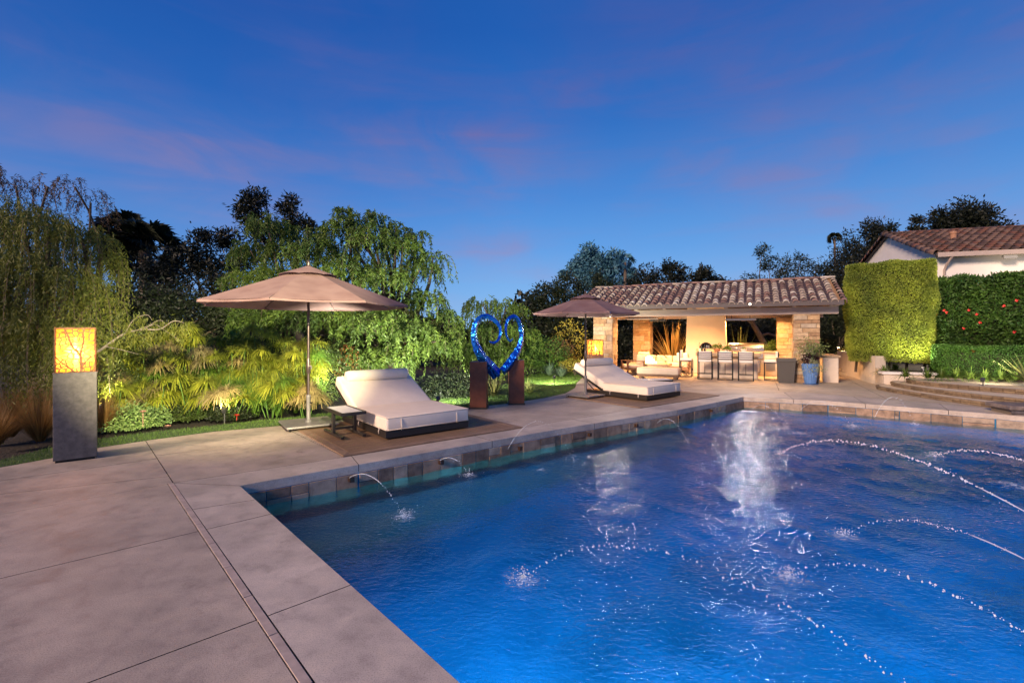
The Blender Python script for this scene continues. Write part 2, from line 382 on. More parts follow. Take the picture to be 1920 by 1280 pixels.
# waterline stones as individual pieces
wall = thing('pool_edge_wall', 'brown stone facing under the coping round the pool edge', 'wall')
blk = []
stone_mats = [tile_stone, mat('waterline_stone_dark', (.20, .13, .085), .5, var=.5, vscale=8, bump=.7, bscale=45, detail=7), mat('waterline_stone_pale', (.36, .275, .20), .6, var=.4, vscale=8, bump=.7, bscale=45, detail=7)]
def facing(a, b, inward, big=1.0, parent=wall):
    a = Vector(a); b = Vector(b); L = (b-a).length; d = (b-a)/L; s = .006
    while s < L-.03:
        w = min(random.uniform(.18, .40)*big, L-s-.004)
        two = random.random() < .38
        for (z0, z1) in (((-.66, -.218), (-.212, -.105)) if two else ((-.66, -.105),)):
            t = random.uniform(.012, .024)
            p0 = a+d*s; p1 = a+d*(s+w-.008)
            q = [(p0.x, p0.y), (p1.x, p1.y), (p1.x+inward[0]*t, p1.y+inward[1]*t), (p0.x+inward[0]*t, p0.y+inward[1]*t)]
            if area(q) < 0: q = q[::-1]
            MB().prism(q, z0, z1).build('stone', random.choice(stone_mats), parent, bevel=.004, seg=1)
        s += w
seqL = [P0, (-1.92, 6.0), (.83, 8.24), (3.54, 10.24), PC]
for a, b in zip(seqL, seqL[1:]): facing(a, b, (.627, -.779))
seqF = [PC, (7.67, 11.62), (8.69, 10.74), (9.85, 9.75), (10.25, 9.3)]
for a, b in zip(seqF, seqF[1:]): facing(a, b, (-.56, -.83), 1.4)
facing((10.25, 9.3), (13.4, 6.7), (-.64, -.77), 1.5)
# nozzles in the wall
noz_m = mat('nozzle_bronze', (.10, .05, .03), .4, metal=.7)
def along_edge(t): return Vector((P0[0]+(PC[0]-P0[0])*t, P0[1]+(PC[1]-P0[1])*t))
for X in (-2.0, -1.01, .1, 1.35, 2.4, 3.54, 4.6):
    y = 5.18+.805*(X+2.94)
    MB().box((-.03, -.03, -.03), (.03, .03, .03)).build('spout', noz_m, wall, bevel=.005, loc=(X+.02+.01*(0 < X < 5), y-.035-(.09 if 0 < X < 5 else 0), -.155)).rotation_euler = (0, 0, .68)

# ------------------------------------------------------------------ water
def inside(px, py, poly):
    r = np.zeros(px.shape, bool); n = len(poly)
    for i in range(n):
        x1, y1 = poly[i]; x2, y2 = poly[(i+1) % n]
        c = ((y1 > py) != (y2 > py)) & (px < (x2-x1)*(py-y1)/(y2-y1+1e-12)+x1); r ^= c
    return r
splashes = [(Vector((-1.13, 5.01)), .8), (Vector((-.58, 6.48)), .6), (Vector((.09, 3.75)), 1.0), (Vector((2.19, 3.79)), .9), (Vector((3.15, 4.56)), .9), (Vector((4.26, 7.63)), .5), (Vector((6.56, 7.46)), 1.2),
            (Vector(G(1470, 803, WATER_Z)[:2]), 1.2), (Vector(G(1600, 800, WATER_Z)[:2]), 1.2), (Vector(G(1500, 812, WATER_Z)[:2]), 1.3), (Vector(G(1715, 795, WATER_Z)[:2]), .8), (Vector(G(1900, 910, WATER_Z)[:2]), 1.3), (Vector(G(1015, 880, WATER_Z)[:2]), .5)]
def water():
    big = offset_pool(.06); st = .036
    x0, x1, y0, y1 = -3.2, 13.6, .3, 12.6
    nx = int((x1-x0)/st); ny = int((y1-y0)/st)
    X, Y = np.meshgrid(np.linspace(x0, x1, nx), np.linspace(y0, y1, ny)); Z = np.zeros_like(X)
    rr = np.random.default_rng(3)
    for _ in range(60):
        lam = rr.uniform(.13, .8); th = rr.normal(.9, .9); k = 2*math.pi/lam
        Z += .0028*lam**1.05*(.6+.6*np.sin(X*rr.uniform(.3, 1.1)+Y*rr.uniform(.3, 1.1)+rr.uniform(0, 6)))*np.sin(k*(X*math.cos(th)+Y*math.sin(th)+.15*np.sin(X*1.3+Y*.9))+rr.uniform(0, 6.28))
    for (c, a) in splashes:
        d = np.hypot(X-c.x, Y-c.y)
        Z += .0042*a*np.sin(2*math.pi*d/.135)*np.exp(-d/.75)+.0015*a*np.sin(2*math.pi*d/.31)*np.exp(-d/1.8)
    V = np.stack([X, Y, Z+WATER_Z], -1).reshape(-1, 3)
    cx = (X[:-1, :-1]+X[1:, 1:])/2; cy = (Y[:-1, :-1]+Y[1:, 1:])/2
    keep = inside(cx, cy, big)
    idx = np.arange(nx*ny).reshape(ny, nx)
    Fc = np.stack([idx[:-1, :-1], idx[:-1, 1:], idx[1:, 1:], idx[1:, :-1]], -1)[keep]
    used = np.unique(Fc); remap = np.zeros(nx*ny, int); remap[used] = np.arange(len(used))
    m = bpy.data.materials.new('pool_water'); m.use_nodes = True; t = m.node_tree; t.nodes.clear()
    g = nn('ShaderNodeMixShader', t); gl = nn('ShaderNodeBsdfGlossy', t); gl.inputs['Roughness'].default_value = .03; gl.inputs['Color'].default_value = (1, 1, 1, 1)
    rf = nn('ShaderNodeBsdfRefraction', t); rf.inputs['IOR'].default_value = 1.33; rf.inputs['Roughness'].default_value = .02; rf.inputs['Color'].default_value = (.32, .72, 1, 1)
    fn = nn('ShaderNodeFresnel', t); fn.inputs['IOR'].default_value = 1.33; lk(fn.outputs[0], g.inputs[0], t); lk(rf.outputs[0], g.inputs[1], t); lk(gl.outputs[0], g.inputs[2], t)
    tcn = nn('ShaderNodeTexCoord', t)
    mp = nn('ShaderNodeMapping', t); lk(tcn.outputs['Object'], mp.inputs[0], t); mp.inputs['Scale'].default_value = (1, 1.6, 1)
    n1 = nn('ShaderNodeTexNoise', t); lk(mp.outputs[0], n1.inputs[0], t); n1.inputs['Scale'].default_value = 17; n1.inputs['Detail'].default_value = 2.5; n1.inputs['Distortion'].default_value = .5
    bp = nn('ShaderNodeBump', t); bp.inputs['Strength'].default_value = 1.0; bp.inputs['Distance'].default_value = .0125
    lk(n1.outputs[0], bp.inputs['Height'], t); [lk(bp.outputs[0], q.inputs['Normal'], t) for q in (gl, rf, fn)]
    # foam where the jets land
    sx = nn('ShaderNodeSeparateXYZ', t); lk(tcn.outputs['Object'], sx.inputs[0], t); cov = None
    for c, a in splashes:
        dx = mth('SUBTRACT', sx.outputs[0], c.x, tree=t); dy = mth('SUBTRACT', sx.outputs[1], c.y, tree=t)
        d = mth('SQRT', mth('ADD', mth('MULTIPLY', dx, dx, tree=t), mth('MULTIPLY', dy, dy, tree=t), tree=t), tree=t)
        e = mth('SUBTRACT', 1.0, mth('DIVIDE', d, .26*a+.05, tree=t), tree=t)
        cov = e if cov is None else mth('MAXIMUM', cov, e, tree=t)
    cov = mth('MAXIMUM', cov, 0.0, tree=t)
    n2 = nn('ShaderNodeTexNoise', t); lk(mp.outputs[0], n2.inputs[0], t); n2.inputs['Scale'].default_value = 19; n2.inputs['Detail'].default_value = 8; n2.inputs['Roughness'].default_value = .75; n2.inputs['Distortion'].default_value = .6
    fm = mth('ADD', mth('MULTIPLY', cov, .30, tree=t), n2.outputs[0], tree=t)
    fr = ramp(fm, [(.68, (0, 0, 0)), (.84, (.7, .7, .7))], t)
    fr = mth('MULTIPLY', fr, mth('MINIMUM', mth('MULTIPLY', cov, 5.0, tree=t), 1.0, tree=t), tree=t)
    df = nn('ShaderNodeBsdfDiffuse', t); df.inputs[0].default_value = (.62, .76, .92, 1)
    mx = nn('ShaderNodeMixShader', t); lk(fr, mx.inputs[0], t); lk(g.outputs[0], mx.inputs[1], t); lk(df.outputs[0], mx.inputs[2], t)
    o = nn('ShaderNodeOutputMaterial', t); lk(mx.outputs[0], o.inputs[0], t)
    structure(npmesh('pool_water', V[used], remap[Fc], m, smooth=True))
water()
def pool_light(label, x, y, z, tgt, e, r=.09):
    d = (Vector(tgt)-Vector((x, y, z))).normalized()
    o = thing('pool_lamp', label, 'pool light', (x, y, z), 0, 'round lamps set in the pool walls')
    MB().tube([-d*.02, d*.012], .11, 20).build('lamp_ring', noz_m, o, smooth=True)
    l = bpy.data.lights.new('pool_glow', 'SPOT'); l.energy = e; l.color = (.28, .84, 1.0); l.shadow_soft_size = r; l.spot_size = math.radians(165); l.spot_blend = .7
    q = bpy.data.objects.new('pool_glow', l); C.objects.link(q); q.parent = o; q.location = d*.03; q.rotation_euler = d.to_track_quat('-Z', 'Y').to_euler()
for k, e in ((1.6, 20), (3.3, 200), (5.0, 650), (6.7, 850)):
    pool_light('underwater pool lamp in the near wall, '+{1.6: 'nearest the pool corner', 3.3: 'second from the pool corner', 5.0: 'third from the pool corner', 6.7: 'fourth from the pool corner'}[k], P0[0]+.679*k+.05, P0[1]-.734*k+.05, -.85, (P0[0]+.679*k+4.2, P0[1]-.734*k+4.4, -1.25), e)
for x, e in ((5.5, 700), (9.5, 650)):
    pool_light('underwater pool lamp in the near wall, '+('fifth from the pool corner' if x < 7 else 'farthest from the pool corner'), x, -.44, -.85, (x, 5, -1.2), e)

# ------------------------------------------------------------------ water jets
drop_m = mat('water_drop', (.80, .88, .97), .08, spec=1.0, trans=.25)
def ico(c, r, sq=1):
    c = Vector(c); r *= .85; v = [c+Vector((r, 0, 0)), c-Vector((r, 0, 0)), c+Vector((0, r, 0)), c-Vector((0, r, 0)), c+Vector((0, 0, r*sq)), c-Vector((0, 0, r*sq))]
    return v, [(0, 2, 4), (2, 1, 4), (1, 3, 4), (3, 0, 4), (2, 0, 5), (1, 2, 5), (3, 1, 5), (0, 3, 5)]
def jet(label, S, E, Hh, rs=.006, dropfrom=.5, spray=40, dr=.006, zS=-.13, grp=True, jit=.012):
    S = Vector(S[:2]).to_3d(); S.z = zS; E = Vector(E[:2]).to_3d(); E.z = WATER_Z
    o = thing('water_jet', label, 'water jet', S, 0, 'arching water jets over the pool')
    def P(t): p = S.lerp(E, t); p.z += Hh*4*t*(1-t); return p-S
    mb = MB(); N = 90; t = 0
    # stream: broken into slightly wobbling lengths
    pts = [P(i/N) for i in range(int(N*dropfrom)+1)]; ph = random.uniform(0, 6)
    mb.tube(pts, [rs*(.62+.30*math.sin(i*.9+ph)*math.sin(i*.37)+random.uniform(-.08, .08)) for i in range(len(pts))], 6)
    stuff(mb.build('stream', drop_m, o, smooth='all'))
    mb = MB(); L = (E-S).length; nd = int(L*(1-dropfrom)*17)+8
    for k in range(nd):
        t = dropfrom+(1-dropfrom)*(k+random.uniform(0, .9))/nd; q = P(t)+Vector([random.gauss(0, jit*.5*(.3+t)) for _ in range(3)])
        mb.add(*ico(q, dr*random.uniform(.6, 1.35), random.uniform(.9, 1.5)))
    T0 = dropfrom*.75
    for k in range(int(L*14)):
        t = T0+(dropfrom+.12-T0)*random.random(); mb.add(*ico(P(t)+Vector([random.gauss(0, .003) for _ in range(3)]), dr*.55))
    for k in range(int(L*20)):
        t = random.uniform(.2, 1); q = P(t)+Vector([random.gauss(0, jit*2.0) for _ in range(3)])
        mb.add(*ico(q, dr*random.uniform(.2, .45)))
    stuff(mb.build('droplets', drop_m, o, smooth='all'))
    mb = MB()
    for k in range(int(spray*1.6)):
        a = random.random()*6.28; r = abs(random.gauss(0, .075))*(1+.6*math.cos(2*a+spray)); z = abs(random.gauss(0, .045))*math.exp(-r*8)
        mb.add(*ico(E-S+Vector((r*math.cos(a), r*math.sin(a), z+.004)), random.uniform(.002, .0075)))
    stuff(mb.build('splash', drop_m, o, smooth='all'))
    return o
jet('short water jet nearest the left pool corner, falling beside the coping', (-2.0, 5.88), (-1.13, 5.01), .20, .006, .62, 60, .007)
jet('short thin water jet at the left wall in front of the large daybed', (-1.01, 6.68), (-.58, 6.48), .12, .005, .6, 30, .006)
jet('long beaded water jet landing in the middle of the pool foreground', (1.797, .059), (.095, 3.751), .84, .006, .35, 60, .0065, -.12)
jet('long bright water jet crossing the lower right corner of the pool', (1.862, -.011), (2.192, 3.790), .663, .006, .5, 50, .0065, -.12)
jet('beaded water jet curving above the bright jet at the right', (1.876, -.026), (3.153, 4.565), .728, .0055, .62, 50, .0065, -.12)
jet('longest water jet, arching from the right edge to mid pool', (2.175, -.349), (4.263, 7.629), .823, .006, .45, 40, .011, -.12)
jet('thin water jet rising again near the right edge of the water', (2.08, -.247), (6.56, 7.456), .689, .006, .6, 60, .011, -.12)
for nm, s, e, h in (('fine water jet from the far pool corner, seen against the tan paving', G(1408, 757), G(1475, 803, WATER_Z), .26), ('fine water jet from the far wall, second from the far corner', G(1500, 757), G(1600, 800, WATER_Z), .34),
                    ('faint water jet from the far wall near the curved steps', G(1640, 770), G(1715, 796, WATER_Z), .5)):
    jet(nm, s, e, h, .005, .45, 60, .010, -.14, jit=.02)
jet('fine water jet leaving the left wall below the far daybed', G(1232, 790, -.1), G(1290, 830, WATER_Z), .22, .004, .4, 20, .008)
jet('wispy water jet at the left wall beside the wood mat corner', G(952, 838, -.1), G(1075, 862, WATER_Z), .5, .003, .3, 20, .006)
jet('water jet from the stone pier falling out at the right', (10.3, 9.3), (8.9, 6.6), .75, .006, .5, 50, .010, -.05)

# ------------------------------------------------------------------ lawn and planting beds
lawn_m = mat('lawn_turf', (.045, .085, .018), .9, var=.4, vscale=5, bump=.6, bscale=90)
lawn_far_px = [(-60, 868), (0, 862), (95, 838), (185, 822), (275, 810), (400, 797), (480, 788), (560, 780), (640, 771), (720, 762), (800, 750), (850, 742), (905, 733), (960, 716), (1010, 699), (1050, 690), (1110, 686)]
lf = pts2(*lawn_far_px)
lawn_poly = [(-9, 5.0)]+lawn_curve+[(3.0, 17.3)]+lf[::-1]+[(-9, 5.5)]
structure(sheet('lawn', lawn_poly, [], -.006, lawn_m))
grass_m = leafmat('grass_blade', (.05, .11, .015), (.13, .22, .04), .3)
def grass():
    xs = [p[0] for p in lawn_poly]; ys = [p[1] for p in lawn_poly]; n = 240000
    X = R.uniform(min(xs), max(xs), n); Y = R.uniform(min(ys), 20, n)
    k = inside(X, Y, lawn_poly); X = X[k]; Y = Y[k]
    P = np.stack([X, Y, np.full(len(X), -.008)], 1); Dv = np.stack([R.normal(0, .35, len(X)), R.normal(0, .35, len(X)), np.ones(len(X))], 1)
    Dv = unit(Dv); S = unit(np.cross(Dv, R.normal(size=Dv.shape))); L = R.uniform(.025, .055, len(X))[:, None]; w = .004+.0006*Y[:, None]*.6
    V = np.stack([P-S*w/2, P+S*w/2, P+Dv*L], 1).reshape(-1, 3)
    o = npmesh('grass', V, np.arange(len(V)).reshape(-1, 3), grass_m); tag(stuff(o), 'short mown grass of the curved lawn beside the deck', 'grass')
grass()

# ------------------------------------------------------------------ garden lights
housing = mat('light_housing', (.10, .10, .10), .4, metal=.6)
lens_m = mat('lamp_lens', (.9, .9, .9), .3, emit=(1, .85, .6), estr=3)
def floodlight(label, loc, target, e, col=(1, .85, .6), ang=100, r=.05, blend=.6, stake=True, cat='garden light'):
    loc = Vector(loc); d = (Vector(target)-loc).normalized()
    o = thing('garden_spotlight', label, cat, (loc.x, loc.y, 0 if stake else loc.z))
    hz = loc.z if stake else 0
    if stake: MB().tube([(0, 0, -.1), (0, 0, hz-.05)], .012, 8).build('stake', housing, o)
    p = Vector((0, 0, hz)); MB().tube([p-d*.10, p], [.035, .05], 12).build('lamp_head', housing, o, smooth=True)
    MB().tube([p+d*.001, p+d*.006], .043, 12).build('lens', lens_m, o)
    l = bpy.data.lights.new('spot', 'SPOT'); l.energy = e; l.color = col; l.spot_size = math.radians(ang); l.spot_blend = blend; l.shadow_soft_size = r
    q = bpy.data.objects.new('spot', l); C.objects.link(q); q.parent = o; q.location = p+d*.03; q.rotation_euler = d.to_track_quat('-Z', 'Y').to_euler()
    return o
GW = (1, .93, .70); GL = (1, .88, .62)
floodlight('small stake light at the lawn edge behind the large daybed', (-1.6, 10.4, .25), (-1.0, 15, 3.6), 1500, (1, .97, .80), 125)
floodlight('stake light in the bed under the large umbrella', (-3.0, 9.7, .3), (-5.2, 15, 4.2), 1500, (1, .97, .75), 110)
floodlight('grey stake light in front of the red roses', (-5.33, 8.88, .25), (-6.2, 11.0, 1.6), 50, (1, .84, .48), 150)
floodlight('stake light near the tall lit lamp column, aimed at the weeping tree', (-7.3, 8.5, .35), (-9.0, 9.8, 3.2), 260, (1, .90, .55), 110)
floodlight('spotlight hidden in the strap leaves below the clipped hedge', (12.35, 14.4, .60), (12.5, 16.0, 4.2), 230, (1, .95, .60), 120)
floodlight('spotlight at the foot of the flowering hedge', (11.8, 12.0, .5), (14.2, 13.6, 2.4), 380, (1, .90, .68), 120)
floodlight('spotlight at the far lawn edge near the agaves', (1.3, 14.8, .3), (1.2, 21, 2.2), 900, (1, .95, .6), 130)
floodlight('spotlight under the small pepper tree', (-.9, 13.2, .3), (-.9, 19, 2.8), 1100, (1, .95, .7), 120)
floodlight('added unseen fill lamp behind the viewer brightening the planting bed', (1.5, -2.5, 4.4), (-5.9, 10.3, 1.2), 24000, (1, .88, .54), 24, .05, stake=False, cat='floodlight')  # unseen lamp, added as front fill for the papyrus bed
floodlight('small floodlight fixed high on the pavilion beam over the bar', (8.0, 16.1, 2.62), (5.0, 9.0, 0), 210, (1, .93, .88), 150, .16, stake=False, cat='floodlight')
floodlight('small floodlight on the left end of the pavilion beam', (3.75, 18.3, 2.30), (-1.5, 8.0, 0), 110, (1, .84, .70), 140, .10, stake=False, cat='floodlight')

# ------------------------------------------------------------------ wood mats
wood_m = mat('mat_plank', (.22, .135, .075), .6, var=.35, vscale=5, bump=.4, bscale=60, stretch=(1, 9, 1))
wood_b = mat('mat_border', (.25, .16, .10), .6, var=.3, vscale=5, bump=.4, bscale=60)
def wood_mat(label, near, right, left):
    near = Vector(near); ex = (Vector(right)-near); L = ex.length; ex.normalize(); Wd = (Vector(left)-near).length
    o = thing('wood_mat', label, 'deck mat', (near.x, near.y, .002), math.atan2(ex.y, ex.x), 'plank mats under the daybeds')
    b = .13
    for q in ([(0, 0), (L, 0), (L-b, b), (b, b)], [(L, 0), (L, Wd), (L-b, Wd-b), (L-b, b)], [(L, Wd), (0, Wd), (b, Wd-b), (L-b, Wd-b)], [(0, Wd), (0, 0), (b, b), (b, Wd-b)]):
        MB().prism(inset(q, .002), 0, .018).build('border', wood_b, o, bevel=.003, seg=1)
    n = int((Wd-2*b)/.145); w = (Wd-2*b)/n
    me = None
    for i in range(n):
        if me is None:
            q = MB().box((b+.003, 0, 0), (L-b-.003, w-.005, .018)).build('plank', wood_m, o, bevel=.003, seg=1); me = q.data; q.location = (0, b, 0)
        else: linked('plank', me, o, (0, b+i*w, 0))
    return o
wood_mat('brown plank mat under the large daybed and side table', (-2.24, 6.36), (.195, 8.32), (-3.98, 8.10))
wood_mat('brown plank mat under the far daybed, crossed by the umbrella shade', (2.80, 10.47), (5.45, 12.56), (1.35, 12.27))

# ------------------------------------------------------------------ daybeds
def daybed(label, loc, rz, bol_col=None):
    o = thing('daybed', label, 'daybed', loc, rz, 'cream daybeds by the pool')
    Wd = 1.50; hg = 1.36
    MB().box((0, .02, .02), (Wd, 1.95, .125)).build('base', dark_metal, o, bevel=.006)
    MB().box((.005, .0, .128), (Wd-.005, hg, .345)).build('mattress', cushion, o, True, bevel=.045, seg=4)
    mb = MB(); a = math.radians(25); M = Matrix.Translation((0, hg-.02, .148))@Matrix.Rotation(a, 4, 'X')
    mb.box((.005, .01, .0), (Wd-.005, 1.16, .20), M); mb.build('backrest_cushion', cushion, o, True, bevel=.045, seg=4)
    MB().box((.02, .02, -.05), (Wd-.02, 1.14, -.008), M).build('backrest_panel', dark_metal, o, bevel=.004)
    for x in (.1, Wd-.14):
        MB().tube([M@Vector((x+.02, .95, -.05)), (x+.02, 1.72, .10)], .014, 8).build('strut', dark_metal, o, smooth=True)
    # bolster
    cen = M@Vector((0, 1.0, .265)); mb = MB()
    prof = [(.12, .05), (.135, .092), (.18, .105)]+[(x, .105) for x in np.linspace(.3, Wd-.3, 6)]+[(Wd-.18, .105), (Wd-.135, .092), (Wd-.12, .05)]
    mb.tube([(x, cen.y, cen.z) for x, r in prof], [r for x, r in prof], 20); mb.build('bolster', cushion, o, smooth=True)
    # piping round the mattress
    pip = mat('piping', (.66, .57, .48), .8)
    for z in (.148, .333):
        r = .012; mb = MB()
        q = [(.02, .004, z), (Wd-.02, .004, z), (Wd-.004, .02, z), (Wd-.004, hg-.02, z)]; mb.tube(q, .006, 6)
        mb.tube([(.02, .004, z), (.004, .02, z), (.004, hg-.02, z)], .006, 6); mb.build('piping', pip, o, smooth='all')
    for x in (.10, .42) if False else (.25, 1.25):
        MB().tube([(x, -.002, .30), (x, -.012, .2), (x, -.006, .13)], .006, 6).build('tie', pip, o, smooth='all')
    for y in (.25, 1.1):
        MB().tube([(-.002, y, .16), (-.015, y, .10), (-.003, y+.01, .06)], .009, 6).build('tie', pip, o, smooth='all')
    return o
daybed('cream daybed on the nearer plank mat, beside the small side table', tuple(G(724, 828)[:2])+(.02,), math.radians(38.3))
d2 = daybed('cream daybed on the farther plank mat, in front of the pavilion', tuple(G(1214, 754)[:2])+(.02,), math.radians(40.5))

# side tables
def side_table():
    o = thing('side_table', 'low metal side table with pale top beside the large daybed', 'side table', (0, 0, 0), 0)
    L = .86; Wd = .40; Hh = .41
    for x in (.03, Wd-.03):
        MB().box((x-.025, 0, .012), (x+.025, L, .052)).build('foot', dark_metal, o, bevel=.004)
        MB().box((x-.022, L*.5-.035, .052), (x+.022, L*.5+.035, Hh-.045)).build('leg', dark_metal, o, bevel=.004)
    MB().box((.055, L*.5-.02, .09), (Wd-.055, L*.5+.02, .13)).build('stretcher', dark_metal, o, bevel=.003)
    f = MB(); f.box((0, 0, Hh-.045), (.035, L, Hh)); f.box((Wd-.035, 0, Hh-.045), (Wd, L, Hh)); f.box((.035, 0, Hh-.045), (Wd-.035, .035, Hh)); f.box((.035, L-.035, Hh-.045), (Wd-.035, L, Hh))
    f.build('frame', dark_metal, o); MB().box((.037, .037, Hh-.03), (Wd-.037, L-.037, Hh-.006)).build('tabletop', white_top, o, bevel=.003)
    return o
t1 = side_table(); p = G(646, 828); t1.location = (p.x-.05, p.y-.02, .02); t1.rotation_euler = (0, 0, math.radians(38.3))
t2 = thing('side_table', 'low black table with pale top between the far daybed and the ottoman', 'side table', (3.55, 12.95, 0), math.radians(8))
MB().box((0, 0, .33), (.86, .5, .365)).build('frame', black_metal, t2, bevel=.004); MB().box((.02, .02, .366), (.84, .48, .374)).build('tabletop', white_top, t2)
for x in (.36, .56): MB().box((x-.02, .2, .02), (x+.02, .3, .33)).build('leg', black_metal, t2)
MB().box((.2, .1, 0), (.68, .4, .02)).build('foot', black_metal, t2, bevel=.004)

# ------------------------------------------------------------------ umbrellas
fab = mat('taupe_canvas', (.30, .205, .20), .8, var=.10, vscale=4, bump=.25, bscale=260, bdist=.002)
def canvas_mat():
    # woven taupe
    m = bpy.data.materials.new('umbrella_canvas'); m.use_nodes = True; t = m.node_tree
    p = t.nodes['Principled BSDF']; p.inputs['Roughness'].default_value = .85
    tcn = nn('ShaderNodeTexCoord', t); nz = nn('ShaderNodeTexNoise', t); lk(tcn.outputs['Object'], nz.inputs[0], t); nz.inputs['Scale'].default_value = 3
    c = ramp(nz.outputs[0], [(.3, (.20, .115, .11)), (.7, (.27, .17, .16))], t); lk(c, p.inputs['Base Color'], t)
    tl = nn('ShaderNodeBsdfTranslucent', t); lk(c, tl.inputs[0], t); mx = nn('ShaderNodeMixShader', t); mx.inputs[0].default_value = .22
    lk(p.outputs[0], mx.inputs[1], t); lk(tl.outputs[0], mx.inputs[2], t); lk(mx.outputs[0], t.nodes['Material Output'].inputs[0], t); return m
canvas = canvas_mat()
pole_m = mat('pole_bronze', (.13, .10, .09), .35, metal=.75)
plate_m = mat('base_plate', (.30, .28, .27), .45, metal=.5, var=.2, vscale=10)
def umbrella(label, loc, Rr, zr, zt, phase, tilt=0, plate=.42, prz=.6):
    o = thing('patio_umbrella', label, 'umbrella', loc, 0, 'market umbrellas shading the daybeds')
    base = MB().box((-plate, -plate, .05), (plate, plate, .085)).build('base_plate', plate_m, o, bevel=.008); base.rotation_euler = (0, 0, prz)
    for sx in (-1, 1):
        for sy in (-1, 1):
            v = Matrix.Rotation(prz, 3, 'Z')@Vector((sx*plate*.86, sy*plate*.86, 0))
            MB().tube([(v.x-.012, v.y, .027), (v.x+.012, v.y, .027)], .026, 12).build('caster', black_metal, o, smooth=True)
    MB().lathe([(.055, .085), (.055, .10), (.034, .12), (.034, .50), (.04, .51), (.04, .55), (.03, .56)], 16).build('stem_sleeve', plate_m, o, smooth=True)
    MB().tube([(0, 0, .5), (0, 0, zt-.05)], .022, 14).build('pole', pole_m, o, smooth=True)
    MB().lathe([(.02, .93), (.036, .96), (.038, 1.06), (.03, 1.16), (.022, 1.2)], 14).build('crank_housing', pole_m, o, smooth=True)
    MB().tube([(0.02, -.03, 1.07), (.07, -.05, 1.07), (.075, -.05, 1.01)], .008, 8).build('crank', plate_m, o, smooth=True)
    MB().tube([(.03, 0, .42), (.07, -.02, .42)], .013, 8).build('knob', black_metal, o, smooth=True)
    MB().lathe([(.02, zt-.03), (.032, zt), (.022, zt+.04), (.03, zt+.06), (.012, zt+.085)], 12).build('finial', pole_m, o, smooth=True)
    ang = [math.radians(phase+45*k) for k in range(8)]
    def sec(fr): return zr+(zt-zr)*(1-fr)**1.0-.05*math.sin(math.pi*fr)*(zt-zr)*0
    # main canopy: 8 gores sagging between ribs, from r=.28R out to rim
    mb = MB(); fr = np.linspace(.16, 1, 9); nb = 8
    for k in range(8):
        a0, a1 = ang[k], ang[(k+1) % 8]; vs = []
        p0 = Vector((math.cos(a0), math.sin(a0), 0)); p1 = Vector((math.cos(a1), math.sin(a1), 0))
        for f in fr:
            for j in range(nb+1):
                u = j/nb; q = p0.lerp(p1, u)*Rr*f; s = 4*u*(1-u)
                q = q*(1-.035*s*f); vs.append((q.x, q.y, zr+(zt-zr-.05)*(1-f)-.018*s*f+.012*math.sin(9*f+k)*s*f))
        fs = [(i*(nb+1)+j, i*(nb+1)+j+1, (i+1)*(nb+1)+j+1, (i+1)*(nb+1)+j) for i in range(len(fr)-1) for j in range(nb)]
        mb.add(vs, fs)
    can = mb.build('canopy', canvas, o, smooth=True)
    mb = MB()
    for k in range(8):
        a0, a1 = ang[k], ang[(k+1) % 8]; p0 = Vector((math.cos(a0), math.sin(a0), 0)); p1 = Vector((math.cos(a1), math.sin(a1), 0)); vs = []
        for row in (0, 1, 2):
            for j in range(nb+1):
                u = j/nb; q = p0.lerp(p1, u)*Rr; s = 4*u*(1-u); q = q*(1-.035*s+.002)
                vs.append((q.x*(1+.004*row), q.y*(1+.004*row), zr-.018*s+(.002, -.018, -.036)[row]*(1 if row else 1)+(.01*s if row == 2 else 0)))
        mb.add(vs, [(i*(nb+1)+j, i*(nb+1)+j+1, (i+1)*(nb+1)+j+1, (i+1)*(nb+1)+j) for i in range(2) for j in range(nb)])
    mb.build('valance', canvas, can, smooth=True)
    # vent cap
    mb = MB(); fr2 = np.linspace(.0, .30, 5)
    for k in range(8):
        a0, a1 = ang[k], ang[(k+1) % 8]; p0 = Vector((math.cos(a0), math.sin(a0), 0)); p1 = Vector((math.cos(a1), math.sin(a1), 0)); vs = []
        for f in fr2:
            for j in range(5):
                u = j/4; q = p0.lerp(p1, u)*Rr*f; s = 4*u*(1-u)
                vs.append((q.x, q.y, zt-.01-(zt-zr)*f*.92+.02*s*f/.3))
        mb.add(vs, [(i*5+j, i*5+j+1, (i+1)*5+j+1, (i+1)*5+j) for i in range(4) for j in range(4)])
    mb.build('vent_cap', canvas, o, smooth=True)
    zh = zr+.02; hub = zt-.42
    MB().lathe([(.03, hub-.04), (.05, hub-.03), (.05, hub+.03), (.03, hub+.04)], 16).build('hub', pole_m, o, smooth=True)
    for a in ang:
        d = Vector((math.cos(a), math.sin(a), 0)); top = d*.03+Vector((0, 0, zt-.09)); tip = d*(Rr+.015)+Vector((0, 0, zr-.008))
        MB().tube([top, top.lerp(tip, .5)-Vector((0, 0, .012)), tip], [.011, .011, .009], 6, sx=.7).build('rib', pole_m, o, smooth='all')
        MB().tube([d*.05+Vector((0, 0, hub)), top.lerp(tip, .48)-Vector((0, 0, .012))], .008, 6).build('strut', pole_m, o, smooth='all')
    o.rotation_euler = (0, math.radians(tilt), 0)
    return o
umbrella('large mauve umbrella over the nearer daybed, pole on a wheeled square base', (-3.60, 8.47, 0), 1.72, 2.15, 2.85, 6)
umbrella('smaller mauve umbrella over the farther daybed, near the pavilion corner', (1.88, 12.25, 0), 1.38, 2.14, 2.66, 14, plate=.36, prz=.75)

